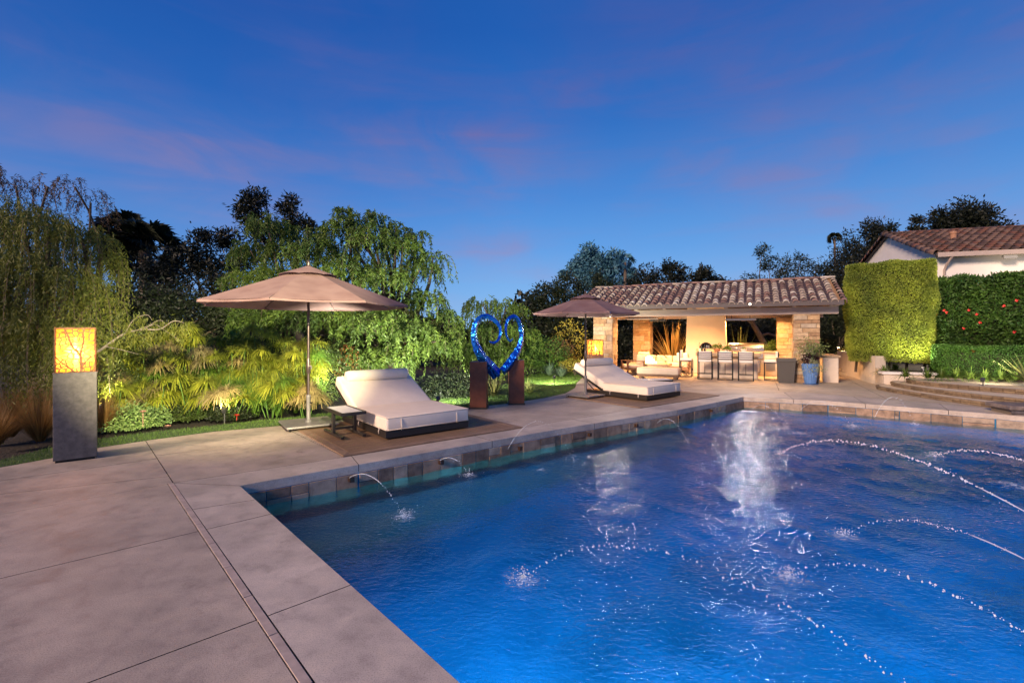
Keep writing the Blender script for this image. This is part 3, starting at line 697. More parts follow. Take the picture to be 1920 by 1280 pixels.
# ------------------------------------------------------------------ lit lamp columns
def lattice(mb, w, h, n, rs, to3d, th):
    # branch pattern: trunk, forks and a cell network between them
    rr = random.Random(rs); pts = []
    nx = n; ny = int(n*h/w)
    for i in range(-1, nx+1):
        for j in range(-1, ny+1): pts.append(Vector(((i+.5+rr.uniform(-.36, .36))*w/nx, (j+.5+rr.uniform(-.36, .36))*h/ny)))
    v, e, f, *_ = delaunay_2d_cdt(pts, [], [], 0, .0001)
    cc = []; em = {}
    for fi, t in enumerate(f):
        a, b, c = (v[i] for i in t); d = 2*(a.x*(b.y-c.y)+b.x*(c.y-a.y)+c.x*(a.y-b.y))
        if abs(d) < 1e-9: cc.append(None); continue
        ux = ((a.length_squared)*(b.y-c.y)+b.length_squared*(c.y-a.y)+c.length_squared*(a.y-b.y))/d
        uy = ((a.length_squared)*(c.x-b.x)+b.length_squared*(a.x-c.x)+c.length_squared*(b.x-a.x))/d
        cc.append(Vector((ux, uy)))
        for k in range(3): em.setdefault(tuple(sorted((t[k], t[(k+1) % 3]))), []).append(fi)
    def clip(p): return Vector((min(max(p.x, 0), w), min(max(p.y, 0), h)))
    def strip(p, q, wd):
        d = (q-p)
        if d.length < 1e-4: return
        nrm = Vector((-d.y, d.x)).normalized()*wd/2
        c = [p-nrm, q-nrm, q+nrm, p+nrm]; mb.hexa([to3d(x.x, x.y, 0) for x in c], [to3d(x.x, x.y, th) for x in c])
    for k, fs in em.items():
        if len(fs) == 2 and cc[fs[0]] and cc[fs[1]]:
            p, q = clip(cc[fs[0]]), clip(cc[fs[1]])
            if (p-q).length > .002 and rr.random() < .88: strip(p, q, w*.030)
    def br(pts, w0, w1):
        for i in range(len(pts)-1):
            wd = w0+(w1-w0)*i/(len(pts)-1); strip(Vector((pts[i][0]*w, pts[i][1]*h)), Vector((pts[i+1][0]*w, pts[i+1][1]*h)), wd*w)
    br([(.64, 0), (.66, .12), (.63, .38), (.55, .46), (.44, .55), (.36, .72), (.30, .86), (.22, 1)], .085, .035)
    br([(.63, .38), (.66, .55), (.71, .70), (.68, .85), (.74, 1)], .06, .03)
    br([(.66, .12), (.74, .22), (.88, .34), (1, .39)], .05, .03)
    br([(.5, .0), (.30, .14), (.12, .26), (0, .38)], .05, .03); br([(.30, .14), (.12, .13), (0, .10)], .035, .02)
    br([(.9, 0), (.98, .08), (1, .12)], .04, .03)
    s = w*.022
    for p, q in (((0, s/2), (w, s/2)), ((0, h-s/2), (w, h-s/2)), ((s/2, 0), (s/2, h)), ((w-s/2, 0), (w-s/2, h))): strip(Vector(p), Vector(q), s)
def diffuser_mat():
    m = bpy.data.materials.new('amber_diffuser'); m.use_nodes = True; t = m.node_tree; t.nodes.clear()
    tl = nn('ShaderNodeBsdfTranslucent', t); tp = nn('ShaderNodeBsdfTransparent', t)
    tcn = nn('ShaderNodeTexCoord', t); n1 = nn('ShaderNodeTexNoise', t); lk(tcn.outputs['Object'], n1.inputs[0], t); n1.inputs['Scale'].default_value = 9; n1.inputs['Detail'].default_value = 5; n1.inputs['Distortion'].default_value = 1.5
    c = ramp(n1.outputs[0], [(.32, (.62, .20, .02)), (.62, (1, .46, .09))], t); lk(c, tl.inputs[0], t); tp.inputs[0].default_value = (1, .50, .12, 1)
    mx = nn('ShaderNodeMixShader', t); mx.inputs[0].default_value = .45; lk(tl.outputs[0], mx.inputs[1], t); lk(tp.outputs[0], mx.inputs[2], t)
    em = nn('ShaderNodeEmission', t); em.inputs[0].default_value = (1, .42, .06, 1); em.inputs[1].default_value = .35
    ad = nn('ShaderNodeAddShader', t); lk(mx.outputs[0], ad.inputs[0], t); lk(em.outputs[0], ad.inputs[1], t)
    o = nn('ShaderNodeOutputMaterial', t); lk(ad.outputs[0], o.inputs[0], t); return m
diff_m = diffuser_mat()
col_m = mat('column_zinc', (.135, .115, .105), .6, metal=.1, var=.35, vscale=14, bump=.2, bscale=120, detail=10, bdist=.003)
rust_lat = mat('lattice_steel', (.22, .10, .045), .6, metal=.5, var=.3, vscale=30)
bulb_m = mat('bulb', (1, .8, .4), .5, emit=(1, .72, .28), estr=14)
def lamp_column(label, loc, rz, w, hp, hs, e, cm):
    o = thing('lamp_column', label, 'lamp', loc, rz, 'square lamp columns with branch pattern shades')
    MB().box((-w/2+.02, -w/2+.02, 0), (w/2-.02, w/2-.02, .03)).build('plinth', black_metal, o)
    MB().box((-w/2, -w/2, .03), (w/2, w/2, hp)).build('pedestal', cm, o, bevel=.004)
    MB().box((-w/2-.006, -w/2-.006, hp-.008), (w/2+.006, w/2+.006, hp+.004)).build('pedestal_cap', cm, o)
    ws = w*.92; s = MB(); sh = bpy.data.objects.new('lamp_shade', None); C.objects.link(sh); sh.parent = o
    f = [lambda x, y, d: (x-ws/2, -ws/2-d, hp+.004+y), lambda x, y, d: (ws/2+d, x-ws/2, hp+.004+y), lambda x, y, d: (ws/2-x, ws/2+d, hp+.004+y), lambda x, y, d: (-ws/2-d, ws/2-x, hp+.004+y)]
    for k in range(4):
        mb = MB(); lattice(mb, ws, hs, 7, 5+k, f[k], .006); mb.build('lattice_panel', rust_lat, sh)
    mb = MB(); i = ws/2-.012
    mb.add([(-i, -i, hp+.01), (i, -i, hp+.01), (i, i, hp+.01), (-i, i, hp+.01), (-i, -i, hp+hs-.01), (i, -i, hp+hs-.01), (i, i, hp+hs-.01), (-i, i, hp+hs-.01)], [(0, 1, 5, 4), (1, 2, 6, 5), (2, 3, 7, 6), (3, 0, 4, 7)])
    mb.build('diffuser', diff_m, sh)
    MB().tube([(0, 0, hp+.03), (.01, 0, hp+hs*.45), (-.01, 0, hp+hs*.8)], [.035, .028, .016], 10).build('bulb', bulb_m, sh, smooth=True)
    l = bpy.data.lights.new('lamp_glow', 'POINT'); l.energy = e; l.color = (1, .62, .24); l.shadow_soft_size = .05
    q = bpy.data.objects.new('lamp_glow', l); C.objects.link(q); q.parent = o; q.location = (.0, -.07, hp+hs*.45)
    return o
lamp_column('tall lit lamp on a grey metal column at the left deck edge', (-5.76, 6.33, 0), math.radians(40), .42, 1.136, .575, 55, col_m)
rust_col = mat('column_rust', (.13, .055, .035), .6, metal=.3, var=.3, vscale=10)
lamp_column('small lit lamp column beside the pavilion, behind the far umbrella pole', (2.95, 17.0, 0), math.radians(12), .47, .88, .52, 50, rust_col)

# ------------------------------------------------------------------ heart sculpture
def heart():
    o = thing('heart_sculpture', 'blue hammered metal open heart of two curling horns between rust pedestals', 'sculpture', (-.33, 10.75, 0), 0)
    m = bpy.data.materials.new('hammered_blue_metal'); m.use_nodes = True; t = m.node_tree; p = t.nodes['Principled BSDF']
    p.inputs['Metallic'].default_value = .85; p.inputs['Roughness'].default_value = .26
    tcn = nn('ShaderNodeTexCoord', t); n1 = nn('ShaderNodeTexNoise', t); lk(tcn.outputs['Object'], n1.inputs[0], t); n1.inputs['Scale'].default_value = 3.5; n1.inputs['Detail'].default_value = 3; n1.inputs['Distortion'].default_value = .8
    lk(ramp(n1.outputs[0], [(.3, (.005, .04, .42)), (.5, (.01, .17, .80)), (.68, (.04, .42, .95))], t), p.inputs['Base Color'], t)
    vo = nn('ShaderNodeTexVoronoi', t); lk(tcn.outputs['Object'], vo.inputs[0], t); vo.inputs['Scale'].default_value = 17; vo.feature = 'SMOOTH_F1'
    bp = nn('ShaderNodeBump', t); bp.inputs['Strength'].default_value = .7; bp.inputs['Distance'].default_value = .03; lk(vo.outputs[0], bp.inputs['Height'], t); lk(bp.outputs[0], p.inputs['Normal'], t)
    pl_ = G(895, 767); pr_ = G(969, 759)
    dirp = Vector((.90, .42, 0)).normalized() if False else Vector((.90, .60, 0)).normalized()
    def W3(cx, cy, off=0):
        px = 860+cx/4.266; py = 500+cy/4.266
        # intersect the pixel ray with the sculpture's vertical plane
        d = Vector(((px-960)/F_PX, 1, (HOR-py)/F_PX)); nrm = Vector((-dirp.y, dirp.x, 0)); o0 = Vector((-.33, 10.75, 0))
        tt = (o0-Vector((0, 0, H_CAM))).dot(nrm)/d.dot(nrm); return Vector((0, 0, H_CAM))+d*tt-o0
    def horn(pts, ws, nm):
        # smooth the control points with Catmull-Rom
        P = [W3(*p) for p in pts]; out = []; wr = []
        for i in range(len(P)-1):
            a = P[max(i-1, 0)]; b = P[i]; c = P[i+1]; d = P[min(i+2, len(P)-1)]
            for s in np.linspace(0, 1, 7)[:-1]:
                s = float(s); out.append(.5*((2*b)+(c-a)*s+(2*a-5*b+4*c-d)*s*s+(3*b-a-3*c+d)*s**3)); wr.append(ws[i]+(ws[i+1]-ws[i])*s)
        out.append(P[-1]); wr.append(ws[-1]); mb = MB(); nrm = Vector((-dirp.y, dirp.x, 0)); vs = []; K = len(out)
        for i, q in enumerate(out):
            T = (out[min(i+1, K-1)]-out[max(i-1, 0)]).normalized(); B = nrm.cross(T).normalized(); r = wr[i]*.58*10.75/F_PX/4.266
            r *= 1+.05*math.sin(i*1.7)
            for u, v in ((-1, .25), (-.15, -1.0), (1, .25), (.3, .75), (-.3, .75)): vs.append(q+B*u*r+nrm*v*r*.8)
        fs = [(i*5+j, i*5+(j+1) % 5, (i+1)*5+(j+1) % 5, (i+1)*5+j) for i in range(K-1) for j in range(5)]+[tuple(range(5)), tuple(range((K-1)*5, K*5))]
        mb.add(vs, fs); mb.build(nm, m, o)
    horn([(312, 862), (245, 790), (185, 715), (140, 620), (125, 540), (138, 460), (175, 410), (230, 396), (285, 425), (328, 475), (336, 530), (318, 585), (285, 608), (262, 605), (244, 594)],
         [88, 86, 72, 56, 46, 42, 38, 34, 30, 27, 25, 22, 19, 14, 6], 'left_horn'.replace('left_', ''))
    horn([(352, 838), (400, 790), (450, 718), (490, 640), (506, 560), (496, 470), (466, 412), (430, 400), (395, 428), (380, 480), (382, 540), (398, 580), (418, 592), (434, 572)],
         [60, 72, 66, 50, 40, 38, 34, 30, 26, 23, 20, 17, 13, 6], 'horn')
    return o
heart()
corten = mat('corten_steel', (.20, .065, .035), .5, metal=.35, var=.28, vscale=6, bump=.25, bscale=120, bdist=.003, detail=8)
for lab, px, py, w in (('left rust brown pedestal carrying the blue heart', 897, 767, .36), ('right rust brown pedestal carrying the blue heart', 968, 759, .35)):
    p = G(px, py); o = thing('pedestal', lab, 'pedestal', (p.x, p.y+.2, 0), math.radians(-4 if px < 900 else 3), 'pedestals of the heart sculpture')
    MB().box((-w/2-.02, -w/2-.02, 0), (w/2+.02, w/2+.02, .035)).build('foot_plate', dark_metal, o)
    MB().box((-w/2, -w/2, .035), (w/2, w/2, 1.02)).build('column', corten, o, bevel=.004)

# ------------------------------------------------------------------ pavilion
U = Vector((.89, -.45, 0)).normalized(); V2 = Vector((.45, .89, 0)).normalized(); RZ = math.atan2(U.y, U.x)
PO = Vector((3.72, 19.07, 0))
def L2W(u, v, z=0): return PO+U*u+V2*v+Vector((0, 0, z))
pav = thing('pavilion', 'open pool pavilion with stone columns and barrel tile roof', 'pavilion', PO, RZ)
stone_pale = [mat('ledge_stone_%s' % n, c, .85, var=.3, vscale=9, bump=.8, bscale=40, detail=8) for n, c in (('tan', (.43, .29, .16)), ('buff', (.52, .38, .23)), ('brown', (.32, .20, .11)), ('grey', (.40, .32, .23)))]
core_m = mat('mortar', (.16, .125, .09), .95)
beam_m = mat('beam_paint', (.42, .34, .30), .75, var=.12, vscale=6, stretch=(1, 6, 6))
fascia_m = mat('fascia_paint', (.075, .06, .06), .6)
ceil_m = mat('ceiling_plank', (.34, .20, .10), .7, var=.3, vscale=5, stretch=(1, 8, 1))
stone_count = 0
def stone_column(u, v, w, zt, big, small_faces=()):
    col = bpy.data.objects.new('stone_column', None); C.objects.link(col); col.parent = pav; col.location = (u, v, 0)
    MB().box((-w/2+.03, -w/2+.03, 0), (w/2-.03, w/2-.03, zt)).build('core', core_m, col)
    # faces seen: front (-v), left (-u), right(+u)
    for face in small_faces:
        z = .0
        while z < zt-.03:
            hh = min(random.choice((.07, .09, .11, .15))*big, zt-z-.003); x = -w/2
            while x < w/2-.02:
                ww = min(random.uniform(.14, .38)*big, w/2-x)
                if w/2-(x+ww) < .06: ww = w/2-x
                t = random.uniform(.0, .022); lo = (x+.004, -w/2-t, z+.004); hi = (x+ww-.004, -w/2+.028, z+hh-.003)
                M = Matrix.Rotation({'f': 0, 'r': math.pi/2, 'l': -math.pi/2, 'b': math.pi}[face], 4, 'Z')
                MB().box(lo, hi, M).build('stone', random.choice(stone_pale), col, bevel=.007, seg=1); x += ww
            z += hh
    return col
stone_column(0, 0, .76, 2.27, 1.55, 'fr')
stone_column(1.0-.25, 3.55, .74, 2.27, 1.55, 'fr')
stone_column(6.83, .12, .74, 2.27, 1.35, 'fl')
stone_column(6.45, 3.0, .72, 2.27, 1.55, 'fl')
# beams
MB().box((-1.1, -.14, 2.27), (7.72, .14, 2.52)).build('front_beam', beam_m, pav, bevel=.008)
MB().box((-1.1, 3.75, 2.27), (7.72, 4.0, 2.52)).build('rear_beam', beam_m, pav, bevel=.008)
for u in (0, 6.83): MB().box((u-.12, .143, 2.27), (u+.12, 3.747, 2.50)).build('side_beam', beam_m, pav, bevel=.008)
EV, RV, EZ, RZ_ = -.62, 2.15, 2.66, 3.66
pit = math.atan2(RZ_-EZ, RV-EV)
# rafters with shaped tails
raf = None
for i in range(9):
    u = -.75+i*1.03
    mb = MB(); t0 = -.52
    def zz(v): return EZ-.06+(v-EV)*math.tan(pit)
    prof = [(t0, zz(t0)-.05), (t0+.06, zz(t0)-.15), (t0+.30, zz(t0+.3)-.17), (1.9, zz(1.9)-.17), (1.9, zz(1.9)-.04), (t0, zz(t0)-.03)]
    vs = [(u-.055, a, b) for a, b in prof]+[(u+.055, a, b) for a, b in prof]; n = 6
    mb.add(vs, [tuple(range(n-1, -1, -1)), tuple(range(n, 2*n))]+[(k, (k+1) % n, (k+1) % n+n, k+n) for k in range(n)]); mb.build('rafter', beam_m, pav)
# roof deck: front and rear slopes
def slope(v0, z0, v1, z1, th, name, m, u0=-1.05, u1=7.75):
    MB().hexa([(u0, v0, z0-th), (u1, v0, z0-th), (u1, v1, z1-th), (u0, v1, z1-th)], [(u0, v0, z0), (u1, v0, z0), (u1, v1, z1), (u0, v1, z1)]).build(name, m, pav)
slope(EV+.02, EZ-.03, RV, RZ_-.03, .05, 'roof_deck', ceil_m); slope(RV+.003, RZ_-.03, 4.9, EZ-.03, .05, 'roof_deck', ceil_m)
MB().box((-1.08, EV-.035, EZ-.13), (7.80, EV+.012, EZ+.035)).build('fascia', fascia_m, pav, bevel=.006)
# lighter beam below the fascia on the eave
terra = [mat('roof_tile_%s' % n, c, .8, var=.35, vscale=11, bump=.4, bscale=60) for n, c in (('rose', (.25, .15, .12)), ('buff', (.38, .31, .24)), ('brown', (.16, .10, .085)), ('pale', (.50, .44, .37)))]
def tile_mesh(m, L=.42, r0=.082, r1=.068):
    mb = MB(); n = 9; vs = []
    for (y, r) in ((0, r0), (L, r1)):
        for k in range(n): a = math.pi*k/(n-1); vs.append((r*math.cos(a), y, r*math.sin(a)*.95))
        for k in range(n): a = math.pi*k/(n-1); vs.append(((r-.014)*math.cos(a), y, (r-.014)*math.sin(a)*.95))
    fs = [(k, k+1, 2*n+k+1, 2*n+k) for k in range(n-1)]+[(n+k, 3*n+k, 3*n+k+1, n+k+1) for k in range(n-1)]+[(k, n+k, n+k+1, k+1) for k in range(n-1)]+[(2*n+k, 2*n+k+1, 3*n+k+1, 3*n+k) for k in range(n-1)]
    mb.add(vs, fs); o = mb.build('roof_tile', m, None, smooth='all'); me = o.data; bpy.data.objects.remove(o); return me
tiles = [tile_mesh(m) for m in terra]
slopeL = math.hypot(RV-EV, RZ_-EZ); sp = .268; ncol = int(8.75/sp)+1; nrow = 9; step = (slopeL-.08)/nrow
roofE = bpy.data.objects.new('roof', None); C.objects.link(roofE); roofE.parent = pav
cnt = 0
for c in range(ncol):
    for r in range(nrow):
        y = .0+r*step-.05; u = -1.02+sp*c+random.gauss(0, .006)
        pale = math.exp(-((c-20)/9.0)**2)  # pale tiles gather mid-roof, putting its lit patch into tile colour
        ti = random.choices(range(4), (2.2, 3, 1.6, 1.0+2.5*pale))[0]
        o = linked('roof_tile', tiles[ti], roofE, (u, EV+y*math.cos(pit), EZ-.02+y*math.sin(pit)+.006), (pit-.045+random.gauss(0, .014), random.gauss(0, .05), random.gauss(0, .03)), (1.2, (step+.07)/.42, 1.15)); cnt += 1
# pans between the barrels
mb = MB()
for c in range(ncol-1):
    u = -1.02+sp*(c+.5); n = 6
    for r in range(nrow):
        y0 = r*step; y1 = y0+step+.02; vs = []
        for y, dz in ((y0, .022), (y1, .0)):
            for k in range(n): a = math.pi+math.pi*k/(n-1); vs.append((u+.085*math.cos(a), EV+y*math.cos(pit), EZ+.035+dz+y*math.sin(pit)+.055*math.sin(a)))
        mb.add(vs, [(k, k+1, n+k+1, n+k) for k in range(n-1)])
stuff(mb.build('pan_tiles', mat('pan_tile', (.075, .05, .055), .8, var=.3, vscale=10), roofE, smooth='all'))
# ridge tiles and rear slope
for i in range(22):
    o = linked('ridge_tile', tiles[random.choices(range(4), (4, 1, 3, 1))[0]], roofE, (-1.05+i*.405, RV, RZ_-.01+random.gauss(0, .008)), (.03, random.gauss(0, .05), -math.pi/2+random.gauss(0, .02)), (1.35, 1.08, 1.1))
for r in range(9):
    y = r*step; linked('verge_tile', tiles[random.choice((0, 1, 2))], roofE, (7.79, EV+y*math.cos(pit)-.03, EZ-.03+y*math.sin(pit)), (pit-.04, .5, 0), (1.1, (step+.07)/.42, 1.1))
slope(RV+.01, RZ_+.03, 4.9, EZ+.03, .04, 'rear_roof_tiles', terra[2])
# gable end beam visible under right end
MB().hexa([(7.58, -.5, 2.52), (7.70, -.5, 2.52), (7.70, 4.6, 2.52), (7.58, 4.6, 2.52)], [(7.58, -.5, EZ-.12), (7.70, -.5, EZ-.12), (7.70, RV, RZ_-.12), (7.58, RV, RZ_-.12)]).build('gable_board', beam_m, pav)
# downlights in the ceiling
can_m = mat('downlight_glow', (1, .9, .7), .4, emit=(1, .72, .36), estr=30)
for (u, v, e) in ((.9, 1.9, 480), (2.4, 2.9, 480), (4.55, 2.9, 480), (6.1, 1.9, 480), (1.0, .7, 380), (5.5, .9, 380), (3.4, 1.2, 380)):
    zc = min(zz(v), zz(2*RV-v))-.10 if v > RV else zz(v)-.10
    zc = min(zc, 2.40)
    d = MB().lathe([(.075, .05), (.075, 0), (.06, -.004)], 16).build('downlight', beam_m, pav, smooth=True, loc=(u, v, zc))
    MB().lathe([(.055, -.006), (.05, -.012), (.02, -.016)], 12).build('bulb', can_m, d)
    l = bpy.data.lights.new('downlight_glow', 'SPOT'); l.energy = e; l.color = (1, .49, .17); l.spot_size = math.radians(155); l.spot_blend = .8; l.shadow_soft_size = .05
    q = bpy.data.objects.new('downlight_glow', l); C.objects.link(q); q.parent = pav; q.location = (u, v, zc-.03)
# hanging heaters
for lab, u, v, w in (('black radiant heater panel hanging left under the pavilion beam', 1.95, .5, .62), ('steel radiant heater hanging over the bar end', 4.85, .45, 1.0)):
    p = L2W(u, v, 0); o = thing('heater', lab, 'heater', p, RZ)
    M = Matrix.Rotation(math.radians(-18), 4, 'X')
    MB().box((-w/2, -.12, 2.10), (w/2, .12, 2.165)).build('panel', black_metal if u < 3 else mat('brushed_steel', (.45, .42, .38), .3, metal=.9), o, bevel=.01)
    for x in (-w*.3, w*.3): MB().tube([(x, 0, 2.165), (x, 0, 2.42)], .01, 6).build('hanger', black_metal, o)
p = L2W(1.4, .2, 0); o = thing('heater', 'pale thin heater strip hanging beside the black heater panel', 'heater', p, RZ)
MB().box((-.62, -.09, 2.17), (.62, .09, 2.21)).build('panel', beam_m, o, bevel=.006)
for x in (-.5, .5): MB().tube([(x, 0, 2.21), (x, 0, 2.45)], .01, 6).build('hanger', black_metal, o)

def LT(name, label, cat, u, v, rz=0, group=None): return thing(name, label, cat, L2W(u, v), RZ+rz, group)
# chimney / pizza oven
warm_st = mat('oven_stucco', (.66, .50, .36), .85, var=.05, vscale=3, bump=.2, bscale=90)
o = LT('pizza_oven', 'tapered stucco chimney with arched pizza oven opening and stone shelf', 'oven', 3.50, 2.9)
w0, w1, zt = .81, .71, 2.70; a_c = 0.02; aw = .235; az = 1.0
mb = MB(); arch = [(a_c+aw*math.cos(t), az+aw*1.05*math.sin(t)) for t in np.linspace(0, math.pi, 13)]
# front face with the arch cut out, as a fan of quads round the opening
outer = []
for (x, z) in arch:
    dx, dz = x-a_c, z-az+.0001; s = 9
    outer.append((max(-w0, min(w0, a_c+dx/aw*w0)), az+max(0, dz)/aw*1.0))
N = len(arch); fr = [(x, -.45, z) for x, z in arch]; bk = [(x, -.05, z) for x, z in arch]; ou = [(x, -.45, z) for x, z in outer]
mb.add(fr+bk+ou, [(k, k+1, N+k+1, N+k) for k in range(N-1)]+[(k, 2*N+k, 2*N+k+1, k+1) for k in range(N-1)]+[tuple(range(N, 2*N))])
tz = max(z for x, z in outer)
mb.add([(-w0, -.45, az), (-w0, -.45, tz), (outer[-1][0], -.45, az)], [(0, 1, 2)])
def wx(z): return w0-(w0-w1)*z/zt
mb2 = MB(); mb2.hexa([(-wx(0), -.447, 0), (wx(0), -.447, 0), (wx(0), .5, 0), (-wx(0), .5, 0)], [(-wx(az), -.447, az), (wx(az), -.447, az), (wx(az), .5, az), (-wx(az), .5, az)])
mb2.build('oven_base', warm_st, o)
zb = az+aw*1.05+.02
b2 = MB(); b2.hexa([(-wx(zb), -.447, zb), (wx(zb), -.447, zb), (wx(zb), .5, zb), (-wx(zb), .5, zb)], [(-w1, -.40, zt), (w1, -.40, zt), (w1, .5, zt), (-w1, .5, zt)]); b2.build('chimney_stack', warm_st, o)
for sx in (-1, 1):
    xs = sorted((sx*(aw+.0), sx*wx(az))); MB().box((a_c*0+xs[0]+(a_c if sx < 0 else a_c)*1, -.447, az), (xs[1], .5, zb)).build('oven_cheek', warm_st, o)
# arch spandrels
for sx in (0, 1):
    rng_ = range(0, 6) if sx == 0 else range(6, 12); mb = MB()
    for k in rng_:
        (xa, za), (xb, zb_) = arch[k], arch[k+1]; mb.hexa([(xb, -.447, zb_), (xa, -.447, za), (xa, .4, za), (xb, .4, zb_)], [(xb, -.447, zb), (xa, -.447, zb), (xa, .4, zb), (xb, .4, zb)])
    mb.build('arch', warm_st, o)
MB().tube([(x, -.455, z) for x, z in arch], .018, 6).build('arch_rim', black_metal, o)
MB().box((a_c-aw+.01, -.05, az), (a_c+aw-.01, .0, az+.25)).build('oven_back', mat('oven_dark', (.03, .025, .02), .9), o)  # back of the opening in one plain dark tone
for x in (-.07, .02, .1): MB().lathe([(.03, 0), (.034, .08), (.016, .13), (.014, .18)], 10, (a_c+x, -.25, az)).build('flask', mat('glass_grey', (.4, .42, .44), .1, metal=.6), o, smooth=True)
MB().box((-.36, -.62, az-.10), (.38, -.449, az-.003)).build('stone_shelf', stone_pale[1], o, bevel=.01)
# logs hoop beside
o = LT('log_ring', 'thin metal log ring on the floor below the oven', 'log holder', 2.95, .95); pts = [(.2*math.cos(t), 0, .22+.2*math.sin(t)) for t in np.linspace(0, 2*math.pi, 25)]
MB().tube(pts, .009, 6).build('ring', black_metal, o, smooth='all')
for i in range(5): MB().tube([(-.1+.05*i, -.12, .07+.03*(i % 2)), (-.1+.05*i, .15, .07+.03*(i % 2))], .03, 7).build('log', mat('bark', (.13, .08, .05), .9, var=.3), o)

# bar island
gran = mat('granite_edge', (.36, .27, .17), .5, var=.5, vscale=40, bump=.3, bscale=60)
o = LT('bar_island', 'stucco bar island with speckled stone counter behind three stools', 'bar', 0, 0)
MB().box((3.45, .45, 0), (5.40, 1.05, .80)).build('body', stucco, o, bevel=.01)
MB().box((3.35, .20, .803), (5.50, 1.15, .93)).build('countertop', gran, o, bevel=.012)
# bar stools
seat_c = mat('stool_cushion', (.74, .70, .66), .85)
def stool(label, u, v, rz):
    o = LT('bar_stool', label, 'bar stool', u, v, rz, 'bar stools round the island')
    w = .23; s = .016
    def bar(a, b, nm='bar', t=s, mt=black_metal):
        a = Vector(a); b = Vector(b); lo = [min(a[i], b[i])-t/1 if abs(a[i]-b[i]) < 1e-6 else min(a[i], b[i]) for i in range(3)]; hi = [max(a[i], b[i])+t/1 if abs(a[i]-b[i]) < 1e-6 else max(a[i], b[i]) for i in range(3)]
        return MB().box(lo, hi).build(nm, mt, o)
    for x in (-w, w):
        bar((x, -.2, 0), (x, -.2, 1.0), 'leg'); bar((x, .22, 0), (x, .22, .62), 'leg')
        bar((x, -.18, .012), (x, .2, .012), 'side_rail', .011); bar((x, -.18, .60), (x, .2, .60), 'side_rail', .013)
    for y in (-.2, .22): bar((-w+.018, y, .20), (w-.018, y, .20), 'foot_rail', .011)
    bar((-w+.018, -.2, .012), (w-.018, -.2, .012), 'foot_rail', .011)
    bar((0, -.2, .214), (0, -.2, .585), 'center_post', .009)
    MB().box((-w+.005, -.17, .62), (w-.005, .23, .70)).build('seat', seat_c, o, True, bevel=.02)
    for z in (.74, .81, .88, .95): MB().box((-w+.018, -.222, z-.013), (w-.018, -.208, z+.013)).build('slat', black_metal, o)
    MB().box((-w+.02, -.205, .70), (w-.02, -.13, 1.0)).build('back_cushion', seat_c, o, True, bevel=.02)
    return o
stool('bar stool seen from behind, leftmost of the three along the front of the bar', 3.72, -.22, 0)
stool('bar stool seen from behind, middle one of the three at the front of the bar', 4.38, -.22, 0)
stool('bar stool seen from behind, rightmost of the three at the front of the bar', 5.03, -.22, 0)
stool('bar stool turned sideways at the left end of the bar', 2.98, .45, -math.pi/2)
stool('bar stool turned sideways at the right end of the bar next to the tall planter', 5.83, .42, math.pi/2)
# things on the bar
leaf_g = leafmat('herb_leaf', (.05, .12, .02), (.16, .26, .05), .3)
def ball_plant(name, label, cat, loc, r, n, potm, pr, ph, leaf=leaf_g, ll=.07, lw=.03, up=.6):
    o = thing(name, label, cat, loc)
    MB().lathe([(pr*.75, 0), (pr, ph*.9), (pr*1.08, ph), (pr*.9, ph), (pr*.85, ph*.8)], 16).build('pot', potm, o, smooth=True)
    P = R.normal(size=(n, 3)); P = unit(P)*R.uniform(.2, 1, (n, 1))**.6*r; P[:, 2] = np.abs(P[:, 2])*up*1.6
    Vv, Ff = leafquads(P+np.array([0, 0, ph]), P+R.normal(0, r*.5, (n, 3))+np.array([0, 0, r*.3]), R.uniform(.6, 1.2, n)*ll, lw); npmesh('foliage', Vv, Ff, leaf, o)
    return o
terrac = mat('terracotta_pot', (.40, .18, .09), .8); whitepot = mat('white_pot', (.75, .72, .68), .5)
ball_plant('potted_plant', 'yellow green plant in a terracotta pot on the bar', 'potted plant', L2W(4.05, .75, .93), .19, 260, terrac, .11, .13)
ball_plant('potted_plant', 'small green plant in a white pot on the bar', 'potted plant', L2W(4.38, .8, .93), .14, 200, whitepot, .08, .09)
ball_plant('potted_plant', 'white container with a little greenery near the grill end of the bar', 'potted plant', L2W(4.95, .8, .93), .05, 20, whitepot, .10, .13)
bot_m = mat('bottle_glass', (.02, .03, .02), .1)
for i, (u, c) in enumerate(((3.52, 'tall dark bottle at the left end of the bar'), (3.62, 'shorter dark bottle second from the left end of the bar'))):
    tag(MB().lathe([(.035, 0), (.037, .13-.03*i), (.014, .19-.03*i), (.013, .25-.03*i)], 12).build('bottle', bot_m, None, smooth=True, loc=L2W(u, .7, .931)), c, 'bottle', 'bottles on the bar')
o = thing('candle', 'lit candle jar standing on the bar counter', 'candle', L2W(3.45, .9, .931)); MB().lathe([(.05, 0), (.05, .12), (.04, .12)], 12).build('jar', mat('candle_glow', (1, .7, .3), .4, emit=(1, .6, .2), estr=2), o, smooth=True)
MB().lathe([(.045, .121), (.01, .123)], 12).build('wax', whitepot, o)
